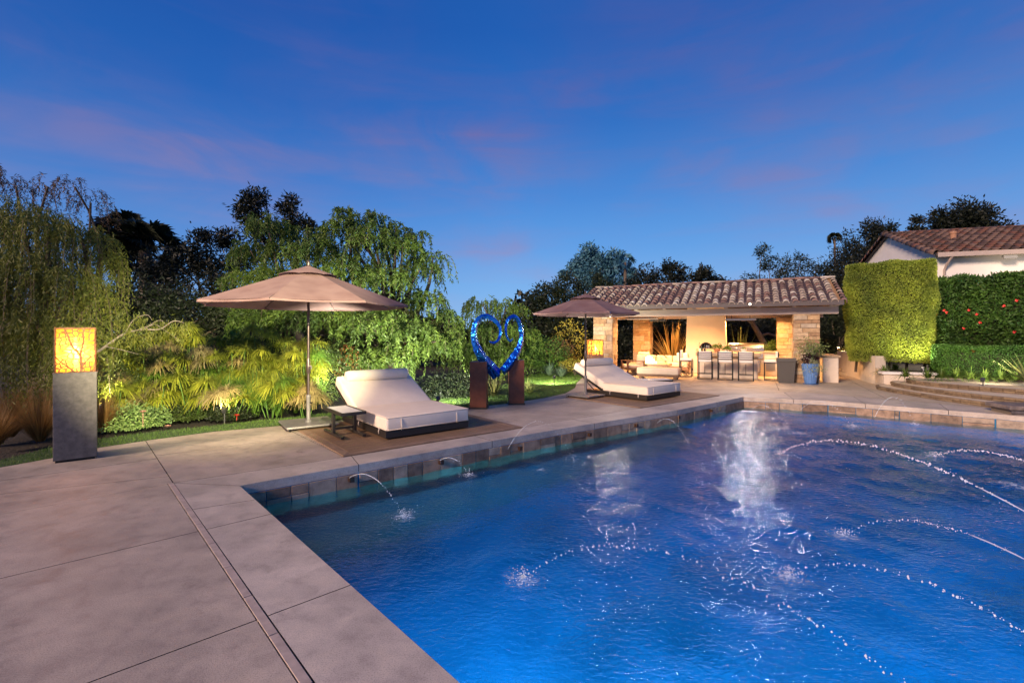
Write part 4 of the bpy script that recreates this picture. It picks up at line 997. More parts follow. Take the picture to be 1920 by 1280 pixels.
# rear counter with grill
o = LT('grill_counter', 'stucco kitchen counter with stone top along the back of the pavilion', 'kitchen counter', 0, 0)
MB().box((4.45, 2.0, 0), (6.05, 2.75, .88)).build('body', stucco, o, bevel=.01); MB().box((4.40, 1.93, .883), (6.12, 2.8, .94)).build('countertop', gran, o, bevel=.008)
MB().box((5.68, 1.975, .22), (6.00, 1.998, .66)).build('cabinet_door', mat('steel_door', (.40, .37, .32), .3, metal=.9), o, bevel=.004)
steel = mat('stainless', (.55, .52, .47), .22, metal=.95, var=.1, vscale=30, stretch=(1, 12, 1))
o = LT('gas_grill', 'stainless steel built-in grill with rounded lid', 'grill', 5.0, 2.30)
mb = MB(); prof = [(-.36, .945), (-.36, 1.10), (-.30, 1.20), (-.15, 1.26), (.30, 1.26), (.30, .945)]
n = 6; mb.add([(-.62, a, b) for a, b in prof]+[(.62, a, b) for a, b in prof], [tuple(range(n)), tuple(range(2*n-1, n-1, -1))]+[(k, k+n, (k+1) % n+n, (k+1) % n) for k in range(n)]); mb.build('lid', steel, o, bevel=.01)
MB().tube([(-.5, -.42, 1.06), (.5, -.42, 1.06)], .014, 8).build('handle', steel, o, smooth=True)
MB().box((-.60, -.42, .66), (.60, -.38, .87)).build('control_panel', steel, o, bevel=.008)
for k in range(5): MB().tube([(-.44+.22*k, -.421, .765), (-.44+.22*k, -.455, .765)], .028, 12).build('knob', black_metal, o, smooth=True)
MB().box((-.5, -.40, .12), (.5, -.33, .62)).build('cabinet_door', steel, o, bevel=.008)
# right hand low wall behind the pot
o = LT('side_wall', 'short stucco wall with stone cap right of the front column', 'wall', 7.55, .38); MB().box((-.22, -.12, 0), (.22, 1.5, .84)).build('body', stucco, o, bevel=.01); MB().box((-.28, -.18, .843), (.28, 1.56, .90)).build('cap', gran, o, bevel=.008)

# lounge: sofa, fire table, ottoman, chair
lc = mat('lounge_cushion', (.68, .56, .42), .85, var=.06); teak = mat('teak', (.20, .11, .06), .6, var=.3, vscale=8, stretch=(8, 1, 1))
o = LT('sofa', 'cream outdoor sofa with low back under the spiky plants', 'sofa', 1.80, 2.65)
MB().box((-1.05, -.42, .10), (1.05, .40, .22)).build('frame', teak, o, bevel=.01); MB().box((-1.03, -.40, .223), (1.03, .22, .40)).build('seat_cushion', lc, o, True, bevel=.04, seg=3)
for x0, x1 in ((-1.03, -.36), (-.33, .33), (.36, 1.03)): MB().box((x0, .14, .38), (x1, .36, .68)).build('back_cushion', lc, o, True, bevel=.05, seg=3)
for x in (-1.10, 1.06): MB().box((x, -.40, .22), (x+.05, .36, .50)).build('arm', teak, o, bevel=.01)
for x in (-1, .95):
    for y in (-.38, .32): MB().box((x, y, 0), (x+.06, y+.06, .10)).build('leg', teak, o)
for lab, u, tl in (('cream throw pillow tilted at the left end of the sofa', 1.0, .25), ('cream throw pillow leaning at the right end of the sofa', 2.62, -.3)):
    q = thing('pillow', lab, 'pillow', L2W(u, 2.5, .41), RZ+tl, 'pillows on the sofa')
    M = Matrix.Rotation(.25, 4, 'X'); MB().box((-.24, -.05, 0), (.24, .07, .42), M).build('cover', cushion, q, True, bevel=.055, seg=4)
o = LT('fire_table', 'stone topped fire table with lit flames between sofa and ottoman', 'fire table', 1.50, 1.05)
MB().box((-.65, -.35, 0), (.65, .35, .33)).build('body', stucco, o, bevel=.01); MB().box((-.82, -.48, .333), (.82, .48, .43)).build('tabletop', gran, o, bevel=.012)
fl = mat('flame', (1, .6, .2), .5, emit=(1, .56, .16), estr=16); ff = MB()
for k in range(26):
    x = random.gauss(0, .16); h = .26*math.exp(-(x/.2)**2)+.05; y = random.uniform(-.06, .06); ff.tube([(x, y, .435), (x+random.uniform(-.02, .02), y, .435+h*.5), (x+random.uniform(-.03, .03), y, .435+h)], [.026, .03, .004], 6)
stuff(ff.build('flames', fl, o, smooth='all'))
l = bpy.data.lights.new('fire_glow', 'POINT'); l.energy = 100; l.color = (1, .55, .2); l.shadow_soft_size = .12
q = bpy.data.objects.new('fire_glow', l); C.objects.link(q); q.parent = o; q.location = (0, -.02, .85)
o = LT('ottoman', 'wide cream ottoman bench in front of the fire table', 'ottoman', 2.22, -.95)
MB().box((-.72, -.32, .17), (.72, .32, .41)).build('cushion', lc, o, True, bevel=.05, seg=4); MB().box((-.70, -.30, .09), (.70, .30, .168)).build('frame', teak, o, bevel=.006)
for x in (-.64, .54):
    for y in (-.26, .18): MB().box((x, y, 0), (x+.10, y+.08, .09)).build('leg', teak, o)
o = LT('armchair', 'wooden lounge armchair with cream pillow beside the left stone columns', 'armchair', .95, .55, -1.0)
MB().box((-.36, -.36, .20), (.36, .36, .27)).build('frame', teak, o, bevel=.01); MB().box((-.33, -.33, .273), (.33, .33, .40)).build('seat_cushion', lc, o, True, bevel=.035, seg=3)
MB().box((-.33, .22, .40), (.33, .36, .80), Matrix.Rotation(-.1, 4, 'X')).build('back_cushion', lc, o, True, bevel=.04, seg=3)
for x in (-.38, .34):
    MB().box((x, -.36, 0), (x+.05, -.30, .52)).build('leg', teak, o); MB().box((x, .30, 0), (x+.05, .36, .52)).build('leg', teak, o); MB().box((x-.01, -.38, .523), (x+.06, .38, .55)).build('arm', teak, o)

# tall dark planter bin and blue pot
p = G(1480, 718); o = thing('planter', 'tall tapered charcoal planter bin left of the front stone column', 'planter', (p.x, p.y+.2, 0), RZ)
wk = mat('charcoal_weave', (.07, .065, .06), .6, bump=.6, bscale=140)
a, b = .22, .27; MB().hexa([(-a, -a, 0), (a, -a, 0), (a, a, 0), (-a, a, 0)], [(-b, -b, .74), (b, -b, .74), (b, b, .74), (-b, b, .74)]).build('body', wk, o, bevel=.008)
MB().box((-.285, -.285, .70), (.285, .285, .82)).build('rim', wk, o, bevel=.01)
for k in range(9):
    x = -.2+.05*k; MB().hexa([(x*.85-.004, -.228, .03), (x*.85+.004, -.228, .03), (x*.85+.004, -.215, .03), (x*.85-.004, -.215, .03)], [(x-.004, -.275, .70), (x+.004, -.275, .70), (x+.004, -.262, .70), (x-.004, -.262, .70)]).build('rib', wk, o)
p = G(1521, 720.5); o = thing('potted_plant', 'ribbed blue glazed pot with trailing succulents, dark rosettes and a leafy shrub', 'potted plant', (p.x, p.y+.05, 0))
blue_g = mat('blue_glaze', (.10, .22, .48), .25, var=.2, vscale=6, coat=.5)
mb = MB(); prof = [(.14, .03), (.155, .04), (.20, .35), (.235, .58), (.245, .66), (.225, .67), (.2, .60)]; n = 40
vs = []; 
for r, z in prof:
    for j in range(n): rr_ = r*(1+(.035 if j % 2 else -.01)*(z < .64)); vs.append((rr_*math.cos(6.2832*j/n), rr_*math.sin(6.2832*j/n), z))
mb.add(vs, [(i*n+j, i*n+(j+1) % n, (i+1)*n+(j+1) % n, (i+1)*n+j) for i in range(len(prof)-1) for j in range(n)]); mb.build('pot', blue_g, o)
MB().lathe([(.2, 0), (.23, .035), (.2, .03)], 24).build('saucer', blue_g, o, smooth=True)
P = R.normal(size=(900, 3))*[.13, .1, .1]+[.05, -.14, .60]; P[:, 2] -= np.abs(P[:, 0]-.05)*.4; Vv, Ff = leafquads(P, R.normal(size=P.shape)+[0, -1, .3], .05, .018); npmesh('succulent', Vv, Ff, leafmat('succulent_leaf', (.28, .34, .16), (.50, .52, .30), .1), o)
for cx, cz in ((-.26, .86), (-.1, .92), (.12, .84), (-.2, .74)):
    n_ = 60; d = unit(R.normal(size=(n_, 3))+[0, -.4, .4]); Vv, Ff = leafquads(np.tile([cx, -.08, cz], (n_, 1)), d, .13, .045); npmesh('rosette', Vv, Ff, leafmat('dark_rosette', (.03, .012, .02), (.09, .03, .04), .1), o)
for k in range(7):
    a = random.uniform(0, 6.28); MB().tube([(0, 0, .6), (.08*math.cos(a), .06*math.sin(a), .95), (.25*math.cos(a), .15*math.sin(a), 1.25+.1*random.random())], [.014, .009, .004], 5).build('branch', mat('pale_bark', (.30, .26, .20), .8), o)
P = R.normal(size=(950, 3))*[.20, .13, .17]+[.04, 0, 1.12]; Vv, Ff = leafquads(P, R.normal(size=P.shape)+[0, 0, -.4], R.uniform(.05, .09, 950), .03); npmesh('foliage', Vv, Ff, leafmat('pot_shrub_leaf', (.12, .20, .06), (.34, .40, .16), .3), o)
P = R.normal(size=(260, 3))*[.10, .08, .14]+[-.26, -.05, .98]; Vv, Ff = leafquads(P, R.normal(size=P.shape), .05, .035); npmesh('variegated_foliage', Vv, Ff, leafmat('variegated_leaf', (.40, .36, .26), (.66, .58, .48), .3), o)

# ------------------------------------------------------------------ right side: steps, walls, terrace
brick_m = [mat('step_brick_%d' % i, c, .85, var=.25, vscale=10, bump=.4, bscale=50) for i, c in enumerate(((.20, .14, .085), (.16, .11, .065), (.24, .17, .10)))]
brick_dark = mat('step_core', (.10, .075, .055), .95)
steps = thing('garden_steps', 'three broad curved tan steps with brick nosings rising from the pool deck', 'steps')
def smooth_line(pts, n=6):
    P = [Vector(p) for p in pts]; out = []
    for i in range(len(P)-1):
        a = P[max(i-1, 0)]; b = P[i]; c = P[i+1]; d = P[min(i+2, len(P)-1)]
        for s in range(n):
            s /= n; out.append(.5*((2*b)+(c-a)*s+(2*a-5*b+4*c-d)*s*s+(3*b-a-3*c+d)*s**3))
    out.append(P[-1]); return out
fronts = [[(11.25, 14.45), (10.85, 14.25), (10.60, 13.75), (10.50, 12.8), (10.46, 11.8), (10.55, 10.9), (10.72, 10.0)],
          [(11.60, 14.35), (11.15, 14.1), (10.92, 13.55), (10.80, 12.8), (10.80, 11.8), (10.95, 10.9), (11.25, 9.9)],
          [(11.9, 14.15), (11.45, 13.9), (11.20, 13.4), (11.22, 12.7), (11.50, 11.9), (12.0, 11.0), (12.7, 10.0)]]
def resample(l, st):
    out = [l[0]]; acc = 0
    for a, b in zip(l, l[1:]):
        d = (b-a).length; t = st-acc
        while t <= d: out.append(a+(b-a)*(t/d)); t += st
        acc = (acc+d) % st
    return out
for i, fr_ in enumerate(fronts):
    L = smooth_line(fr_); z0 = .11*i; z1 = .11*(i+1)
    back = [(16, 9.9), (16, 14.6)]
    poly = [(p.x+.03, p.y) for p in L]+back
    if area(poly) < 0: poly = poly[::-1]
    MB().prism([(x+.04, y) if x < 15 else (x, y) for x, y in poly], z0-.01, z1-.004).build('step', mat('step_tread', (.60, .49, .35), .8, var=.15, vscale=4, bump=.3, bscale=90), steps)
    Q = resample(L, .21)
    for a, b in zip(Q, Q[1:]):
        d = (b-a).normalized(); nr = Vector((d.y, -d.x)) if Vector((d.y, -d.x)).x < 0 else Vector((-d.y, d.x))
        a2 = a+d*.004; b2 = b-d*.004; t = random.uniform(0, .012)
        q = [a2+nr*(.02+t), b2+nr*(.02+t), b2-nr*.055, a2-nr*.055]
        if area([tuple(v) for v in q]) < 0: q = q[::-1]
        MB().prism([tuple(v) for v in q], z1-.050, z1).build('brick', random.choice(brick_m), steps, bevel=.006, seg=1)
        if random.random() < 1:
            q = [a2+nr*(.005+t*.5), b2+nr*(.005+t*.5), b2-nr*.05, a2-nr*.05]
            if area([tuple(v) for v in q]) < 0: q = q[::-1]
            MB().prism([tuple(v) for v in q], z0+.004, z1-.054).build('brick', random.choice(brick_m), steps, bevel=.006, seg=1)
pier = thing('stone_pier', 'dark stacked stone pier with flat cap at the right end of the pool', 'pier', (10.95, 9.72, 0), math.radians(-12))
dst = [mat('pier_stone_%d' % i, c, .7, var=.4, vscale=8, bump=.6, bscale=40) for i, c in enumerate(((.13, .10, .09), (.18, .14, .12), (.10, .085, .085)))]
MB().box((-.86, -.27, -.5), (1.5, .27, .10)).build('core', core_m, pier)
MB().box((-.93, -.34, .104), (1.6, .34, .19)).build('cap', dst[1], pier, bevel=.015)
z = -.40
while z < .09:
    hh = min(random.choice((.09, .12)), .10-z); x = -.88
    while x < 1.4:
        ww = random.uniform(.18, .42); MB().box((x+.004, -.30-random.uniform(0, .02), z+.004), (x+ww-.004, -.255, z+hh-.003)).build('stone', random.choice(dst), pier, bevel=.008, seg=1); x += ww
    z += hh
# retaining walls
rw = thing('retaining_wall', 'curved smooth stucco retaining wall below the clipped hedge', 'wall')
L = smooth_line([(13.3, 19.6), (12.75, 18.0), (12.15, 16.6), (11.85, 15.9), (11.75, 15.5)], 5)
mb = MB(); vs = []
for p in L: vs += [(p.x, p.y, 0), (p.x+.38, p.y+.05, 0), (p.x+.38, p.y+.05, .90), (p.x, p.y, .90)]
n = len(L); mb.add(vs, [(4*i+j, 4*i+4+j, 4*i+4+(j+1) % 4, 4*i+(j+1) % 4) for i in range(n-1) for j in range(4)]+[(0, 1, 2, 3), (4*n-1, 4*n-2, 4*n-3, 4*n-4)]); mb.build('wall_body', stucco, rw, smooth=True)
MB().hexa([(11.75, 15.49, 0), (11.25, 14.55, 0), (11.55, 14.60, 0), (12.1, 15.49, 0)], [(11.75, 15.49, .52), (11.25, 14.55, .47), (11.55, 14.60, .47), (12.1, 15.49, .52)]).build('lower_wall', stucco, rw)
pw = thing('planter_wall', 'low pale planter wall with flat cap beside the curved steps', 'wall', (11.24, 14.48, 0), math.radians(-20))
MB().box((0, 0, 0), (1.25, .28, .40)).build('wall_body', stucco, pw, bevel=.01); MB().box((-.05, -.05, .403), (1.32, .33, .47)).build('cap', white_stucco, pw, bevel=.015)
structure(MB().prism([(11.55, 14.75), (12.7, 14.3), (14.0, 12.5), (15.2, 9.0), (24, 9.0), (26, 24), (13.8, 20.5), (12.6, 17.2)], -.05, .405).build('raised_bed', soil))
# side path with low steps and planter boxes, right of the pavilion
pth = thing('path_steps', 'two low tan steps of the lit garden path right of the pavilion', 'steps', (12.45, 18.7, 0), math.radians(-20))
MB().box((-1.0, 0, 0), (1.0, 4, .13)).build('step', tan_paving, pth, bevel=.01); MB().box((-1.0, .5, .13), (1.0, 4, .26)).build('step', tan_paving, pth, bevel=.01); MB().box((-1.0, 1.0, .26), (1.0, 4, .40)).build('step', tan_paving, pth, bevel=.01)
pb = thing('planter_box', 'low stucco planter box beside the garden path', 'planter', (13.2, 19.5, 0), math.radians(-12)); MB().box((-.05, 0, 0), (1.6, .9, .62)).build('wall_body', stucco, pb, bevel=.01)
for lab, px, py, D_ in (('small copper path light beside the planter box, the taller one', 1572, 651, 20.5), ('small copper path light lower down, second from the pavilion', 1581, 657, 19.8)):
    p = PD(px, py, D_); o = thing('path_light', lab, 'path light', (p.x, p.y, 0), 0, 'mushroom path lights')
    MB().tube([(0, 0, 0), (0, 0, p.z)], .012, 6).build('stem', noz_m, o); MB().lathe([(.09, p.z), (.03, p.z+.05), (.01, p.z+.06)], 14).build('shade', noz_m, o, smooth=True)
    MB().lathe([(.05, p.z-.012), (.03, p.z-.02)], 10).build('bulb', can_m, o)
    l = bpy.data.lights.new('path_glow', 'POINT'); l.energy = 18; l.color = (1, .58, .24); l.shadow_soft_size = .03
    q = bpy.data.objects.new('path_glow', l); C.objects.link(q); q.parent = o; q.location = (0, 0, p.z-.08)

# ------------------------------------------------------------------ house
hx = Vector((.954, -.30, 0)).normalized(); hy = Vector((.30, .954, 0)).normalized(); HO = Vector((16.76, 19.0, 0))
hs = thing('house', 'white stucco house with tiled roof and gable behind the hedges', 'house', HO, math.atan2(hx.y, hx.x))
EH, RH, HW = 4.86, 6.35, 4.07
MB().box((.02, 0, 0), (14, .25, EH-.02)).build('wall', white_stucco, hs)
mb = MB(); g = [(0, .253, 0), (0, 2*HW, 0), (0, 2*HW, EH-.05), (0, HW, RH-.10), (0, .253, EH-.05)]; mb.add([(.02, b, c) for a, b, c in g]+[(.27, b, c) for a, b, c in g], [tuple(range(5)), tuple(range(9, 4, -1))]+[(k, k+5, (k+1) % 5+5, (k+1) % 5) for k in range(5)]); mb.build('gable_wall', white_stucco, hs)
hp = math.atan2(RH-EH, HW)
def hslope(v0, z0, v1, z1): MB().hexa([(-.12, v0, z0-.08), (14, v0, z0-.08), (14, v1, z1-.08), (-.12, v1, z1-.08)], [(-.12, v0, z0), (14, v0, z0), (14, v1, z1), (-.12, v1, z1)]).build('roof_deck', fascia_m, hs)
hslope(-.45, EH-.12, HW, RH); hslope(HW+.004, RH, 2*HW+.3, EH-.08)
MB().box((-.1, -.50, EH-.27), (14, -.452, EH-.09)).build('gutter', beam_m, hs, bevel=.01)
MB().tube([(.35, -.46, EH-.28), (.30, -.20, EH-.55), (.30, -.05, EH-.75), (.30, -.05, 3)], .045, 8).build('downpipe', beam_m, hs, smooth=True)
ht = [tile_mesh(m, .45, .10, .085) for m in (mat('house_tile_rust', (.13, .055, .035), .8, var=.35, vscale=9), mat('house_tile_brown', (.07, .042, .034), .8, var=.35, vscale=9), mat('house_tile_rose', (.14, .085, .065), .8, var=.3, vscale=9))]
hr = bpy.data.objects.new('roof', None); C.objects.link(hr); hr.parent = hs
hl = math.hypot(HW+.45, RH-EH+.12)/math.cos(0); nr_ = 11; stp = hl/nr_
for c in range(21):
    for r in range(nr_):
        y = r*stp-.04; linked('roof_tile', random.choice(ht), hr, (.02+c*.30, -.45+y*math.cos(hp), EH-.11+y*math.sin(hp)), (hp-.04+random.gauss(0, .012), random.gauss(0, .03), random.gauss(0, .02)), (1.05, (stp+.08)/.45, 1.1))
rest = MB()
for c in range(21, 44):
    for r in range(nr_):
        y0 = r*stp; vs = []
        for (y, dz, rr_) in ((y0, .04, .10), (y0+stp+.03, 0, .085)):
            for k in range(6): a = math.pi*k/5; vs.append((.02+c*.30+rr_*math.cos(a), -.45+y*math.cos(hp), EH-.11+dz+y*math.sin(hp)+rr_*math.sin(a)))
        rest.add(vs, [(k, k+1, 7+k, 6+k) for k in range(5)])
stuff(rest.build('roof_tiles', ht[1].materials[0], hr, smooth='all'))
for r in range(nr_):
    y = r*stp; linked('verge_tile', random.choice(ht), hr, (-.12, -.45+y*math.cos(hp), EH-.10+y*math.sin(hp)), (hp-.04, -.5, 0), (1.35, (stp+.08)/.45, 1.35))
    linked('verge_tile', random.choice(ht), hr, (-.12, 2*HW+.3-y*math.cos(hp), EH-.10+y*math.sin(hp)), (hp-.04, .5, math.pi), (1.35, (stp+.08)/.45, 1.35))
for i in range(20): linked('ridge_tile', random.choice(ht), hr, (-.1+i*.42, HW, RH+.0), (.03, 0, -math.pi/2), (1.4, 1.05, 1.3))
MB().lathe([(.11, EH-.1), (.11, EH+1.0), (.13, EH+1.02), (.13, EH+1.1), (.06, EH+1.14)], 14, (1.55, 2.0, 0)).build('vent_pipe', mat('clay_pipe', (.34, .17, .10), .8), hs, smooth=True)
MB().box((-.05+2.0, -.451, EH-.42), (2.35, -.30, EH-.30)).build('security_light', mat('grey_fixture', (.3, .3, .28), .5), hs, bevel=.01)
l = bpy.data.lights.new('wall_wash', 'SPOT'); l.energy = 90; l.color = (1, .80, .58); l.spot_size = math.radians(130); l.spot_blend = 1; l.shadow_soft_size = .08
q = bpy.data.objects.new('wall_wash', l); C.objects.link(q); q.parent = hs; q.location = (2.2, -1.6, 3.2); q.rotation_euler = Vector((.5, 1.0, .55)).to_track_quat('-Z', 'Y').to_euler()
for dx, ang in ((2.05, .4), (2.28, -.2)):
    l = bpy.data.lights.new('security_beam', 'SPOT'); l.energy = 1300; l.color = (1, .84, .58); l.spot_size = math.radians(120); l.spot_blend = .8; l.shadow_soft_size = .05
    q = bpy.data.objects.new('security_beam', l); C.objects.link(q); q.parent = hs; q.location = (dx, -.52, EH-.45); q.rotation_euler = Vector((-.6+ang*.2, -1, -.9)).to_track_quat('-Z', 'Y').to_euler()

# ------------------------------------------------------------------ vegetation
bark = mat('tree_bark', (.11, .08, .06), .95, var=.35, vscale=9, bump=.9, bscale=20, bdist=.03)
bark_pale = mat('pale_tree_bark', (.25, .20, .15), .9, var=.3, vscale=9, bump=.6, bscale=20, bdist=.02)
def limb(mb, a, b, r0, r1, bend=.12, n=6):
    a = Vector(a); b = Vector(b); L = (b-a).length; off = Vector([random.gauss(0, bend*L) for _ in range(3)]); off.z = abs(off.z)*.6
    pts = [a.lerp(b, i/n)+off*math.sin(math.pi*i/n)*.6 for i in range(n+1)]; mb.tube(pts, [r0+(r1-r0)*i/n for i in range(n+1)], 6, cap=False); return pts
def weeping(label, base, clumps, n_str, K, lm, slen=(.5, 1.3), leaf=(.10, .022), trunk=.22, cat='tree', reach=.5, group=None, name='pepper_tree', twig=True, dens=None, tb=bark):
    o = thing(name, label, cat, base, 0, group); B = Vector(base); cc = [PD(px, py, D_) for px, py, D_, r in clumps]
    ctr = sum(cc, Vector())/len(cc); mb = MB(); fork = Vector((B.x*.7+ctr.x*.3, B.y*.7+ctr.y*.3, B.z+(ctr.z-B.z)*.30))-B
    mb.tube([(0, 0, -.1), fork*.5+Vector((.06, .03, 0)), fork], [trunk, trunk*.8, trunk*.65], 10)
    for c in cc: limb(mb, fork, c-B, trunk*.40, .02)
    mb.build('trunk', tb, o, smooth='all')
    Ps = []; Ds = []; Ls = []; tw = []
    for (px, py, D_, r), c in zip(clumps, cc):
        rw_ = r*D_/F_PX; m = int(n_str*(rw_**2)*1.2)+6
        d = unit(R.normal(size=(m, 3))); d[:, 2] = np.abs(d[:, 2])*.9-.25; rad = R.uniform(.25, 1.0, (m, 1))**.6
        p0 = np.array(c-B)+d*rad*rw_*np.array([1, 1, .8]); h = d.copy(); h[:, 2] = R.uniform(.05, .25, m) if slen[1] > 1.0 else R.uniform(.05, 1.3, m); h = unit(h)
        sl = R.uniform(*slen, (m, 1)); t = np.linspace(.03, 1, K)[None, :, None]; rc = reach*sl[:, :, None]*R.uniform(.3, 1, (m, 1, 1))
        sway = R.normal(0, .05, (m, 1, 3))*t*t
        pos = p0[:, None, :]+h[:, None, :]*rc*(1-np.exp(-2.2*t))+np.array([0, 0, -1.0])*sl[:, :, None]*t**1.7+sway
        tan = unit(np.gradient(pos, axis=1)); q = pos.reshape(-1, 3); td = tan.reshape(-1, 3)
        for s in (0, 1):
            Ps.append(q+R.normal(0, .008, q.shape)); Ds.append(td*.55+unit(R.normal(size=q.shape))*.75+np.array([0, 0, -.35])); Ls.append(np.full(len(q), leaf[0])*R.uniform(.6, 1.3, len(q)))
        if twig:
            for k in R.choice(m, min(m, max(3, m//4)), replace=False): tw.append(pos[k][::max(1, K//5)])
    P = np.concatenate(Ps); Dd = np.concatenate(Ds); Lq = np.concatenate(Ls)
    V, F_ = leafquads(P, Dd, Lq, leaf[1]); npmesh('crown', V, F_, lm, o)
    if tw:
        V = []; F_ = []; 
        for pp in tw:
            for a, b in zip(pp, pp[1:]):
                i = len(V); w = .004; V += [a+[w, 0, 0], a-[w, 0, 0], b-[w, 0, 0], b+[w, 0, 0]]; F_.append((i, i+1, i+2, i+3))
        stuff(npmesh('twigs', np.array(V), np.array(F_), tb, o))
    return o
def bushy(label, base, clumps, dens, lm, leaf=(.16, .07), trunk=.2, name='tree', cat='tree', group=None, flat=1.0, spread=.5, tb=bark, limbs=True):
    o = thing(name, label, cat, base, 0, group); B = Vector(base); cc = [PD(px, py, D_) for px, py, D_, r in clumps]; mb = MB()
    ctr = sum(cc, Vector())/len(cc)-B; fork = Vector((ctr.x*.3, ctr.y*.3, max(.2, ctr.z*.45)))
    mb.tube([(0, 0, -.1), fork*.5, fork], [trunk, trunk*.8, trunk*.6], 8)
    if limbs:
        for c in cc: limb(mb, fork, c-B, trunk*.35, .015)
    mb.build('trunk', tb, o, smooth='all')
    Ps = []; Ds = []
    for (px, py, D_, r), c in zip(clumps, cc):
        rw_ = r*D_/F_PX; nsub = max(5, int(22*spread*2)); sub = unit(R.normal(size=(nsub, 3)))*(R.uniform(.2, 1, (nsub, 1))**.5)*rw_*np.array([1, 1, flat])
        m = int(dens*(2.7 if lm in (drk, drk2, hz) else 1)*rw_**2/nsub)+8
        for s_ in sub:
            p = R.normal(size=(m, 3))*rw_*.20; Ps.append(np.array(c-B)+s_+p); Ds.append(p/(rw_*.2)*.6+R.normal(size=(m, 3)))
    P = np.concatenate(Ps); V, F_ = leafquads(P, np.concatenate(Ds), leaf[0]*R.uniform(.6, 1.3, len(P)), leaf[1]); npmesh('crown', V, F_, lm, o); return o
pep = leafmat('pepper_leaf', (.05, .10, .014), (.14, .21, .04), .3)
pep_dark = leafmat('pepper_leaf_dark', (.035, .06, .016), (.08, .115, .03), .25)
wil = leafmat('weeping_leaf', (.07, .10, .015), (.19, .20, .04), .3)
drk = leafmat('dark_leaf', (.005, .008, .004), (.013, .018, .008), .1)  # shade put into the leaf colour, keeping unlit backdrop trees as silhouettes
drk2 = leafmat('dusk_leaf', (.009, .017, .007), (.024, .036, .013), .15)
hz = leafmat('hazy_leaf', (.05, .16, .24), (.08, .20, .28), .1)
# ---- left weeping tree: long curtains, thin bare top
wc = [(-60, 420, 9.2, 80), (20, 400, 9.0, 70), (90, 420, 8.8, 60), (150, 440, 9.0, 55), (190, 480, 9.2, 35), (-40, 500, 8.4, 80), (50, 500, 8.3, 70), (130, 520, 8.4, 60), (180, 560, 8.7, 35), (-20, 600, 8.0, 70), (70, 610, 7.9, 55), (140, 620, 8.2, 40)]
weeping('large weeping tree with long hanging curtains of leaves at the far left', (-9.0, 9.2, 0), wc, 210, 30, wil, (.9, 1.9), (.085, .016), .30, reach=.22, name='weeping_tree')
# sparse brown twiggy top
brn = leafmat('dry_leaf', (.05, .03, .018), (.10, .055, .03), .1)
weeping('thin brown twiggy tree rising over the weeping curtains at the far left', (-9.6, 10.6, 0), [(-30, 330, 10.2, 50), (30, 350, 10.1, 45), (90, 350, 10.1, 40), (140, 350, 10.2, 38), (170, 380, 10.2, 34), (60, 410, 10.0, 50), (-20, 410, 10.0, 50)], 70, 18, brn, (.4, .9), (.07, .014), .07, reach=.5, name='bare_tree')
# ---- big lit pepper tree
weeping('large floodlit pepper tree right behind the big umbrella', (-3.6, 15.2, 0),
        [(640, 400, 14.3, 18), (662, 412, 14.2, 22), (705, 408, 14.2, 20), (742, 425, 14.2, 18), (782, 440, 14.3, 18), (812, 480, 14.3, 16), (640, 430, 14.2, 40), (700, 445, 14.0, 48), (755, 460, 14.0, 42), (600, 470, 13.8, 46), (790, 500, 14.2, 34), (650, 500, 13.4, 52), (720, 520, 13.4, 52), (575, 530, 13.4, 50), (800, 560, 13.8, 36), (620, 590, 12.9, 55), (700, 600, 12.8, 58), (770, 620, 13.0, 50), (560, 590, 13.0, 45), (650, 660, 12.6, 45), (740, 670, 12.7, 48), (820, 640, 13.4, 40), (835, 590, 14, 26), (480, 600, 13.2, 40), (500, 560, 13.4, 36)],
        125, 17, pep, (.3, .85), (.125, .034), .30, reach=.75)
weeping('floodlit pepper tree left of the large umbrella top', (-7.2, 15.5, 0),
        [(500, 420, 15.5, 38), (540, 470, 15.2, 42), (470, 470, 15.5, 36), (520, 520, 15.0, 48), (455, 520, 15.3, 36), (570, 440, 15.8, 30), (490, 560, 14.6, 44), (440, 590, 14.6, 34)],
        110, 16, pep, (.3, .8), (.13, .036), .22, reach=.75)
weeping('smaller pepper tree behind the blue heart', (-.6, 20.0, 0),
        [(905, 570, 19.5, 36), (950, 575, 19.5, 34), (880, 610, 18.8, 40), (930, 620, 18.4, 42), (975, 620, 18.6, 34), (900, 660, 18, 40), (955, 665, 17.8, 40), (860, 650, 18, 36)],
        62, 18, pep, (.5, 1.2), (.13, .036), .2, reach=.45)
# ---- dark backdrop
G_D = 'dark silhouetted trees along the garden edge'
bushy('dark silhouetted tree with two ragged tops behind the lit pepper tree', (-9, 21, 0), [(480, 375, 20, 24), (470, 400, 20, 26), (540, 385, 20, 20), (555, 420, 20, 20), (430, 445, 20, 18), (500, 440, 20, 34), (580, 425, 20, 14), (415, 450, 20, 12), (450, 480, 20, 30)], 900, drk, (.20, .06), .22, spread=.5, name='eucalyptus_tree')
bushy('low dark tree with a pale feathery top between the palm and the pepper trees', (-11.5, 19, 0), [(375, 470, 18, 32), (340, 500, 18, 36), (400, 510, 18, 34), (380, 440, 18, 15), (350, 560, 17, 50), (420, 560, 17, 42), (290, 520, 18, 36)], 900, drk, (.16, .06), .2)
bushy('dark bushy shrubbery tree behind the bare arching branch', (-10.5, 14.5, 0), [(250, 560, 14, 42), (310, 580, 14, 46), (220, 600, 13.5, 40), (370, 600, 14, 42), (280, 625, 13, 40), (420, 610, 14, 34)], 1000, drk2, (.12, .05), .18)
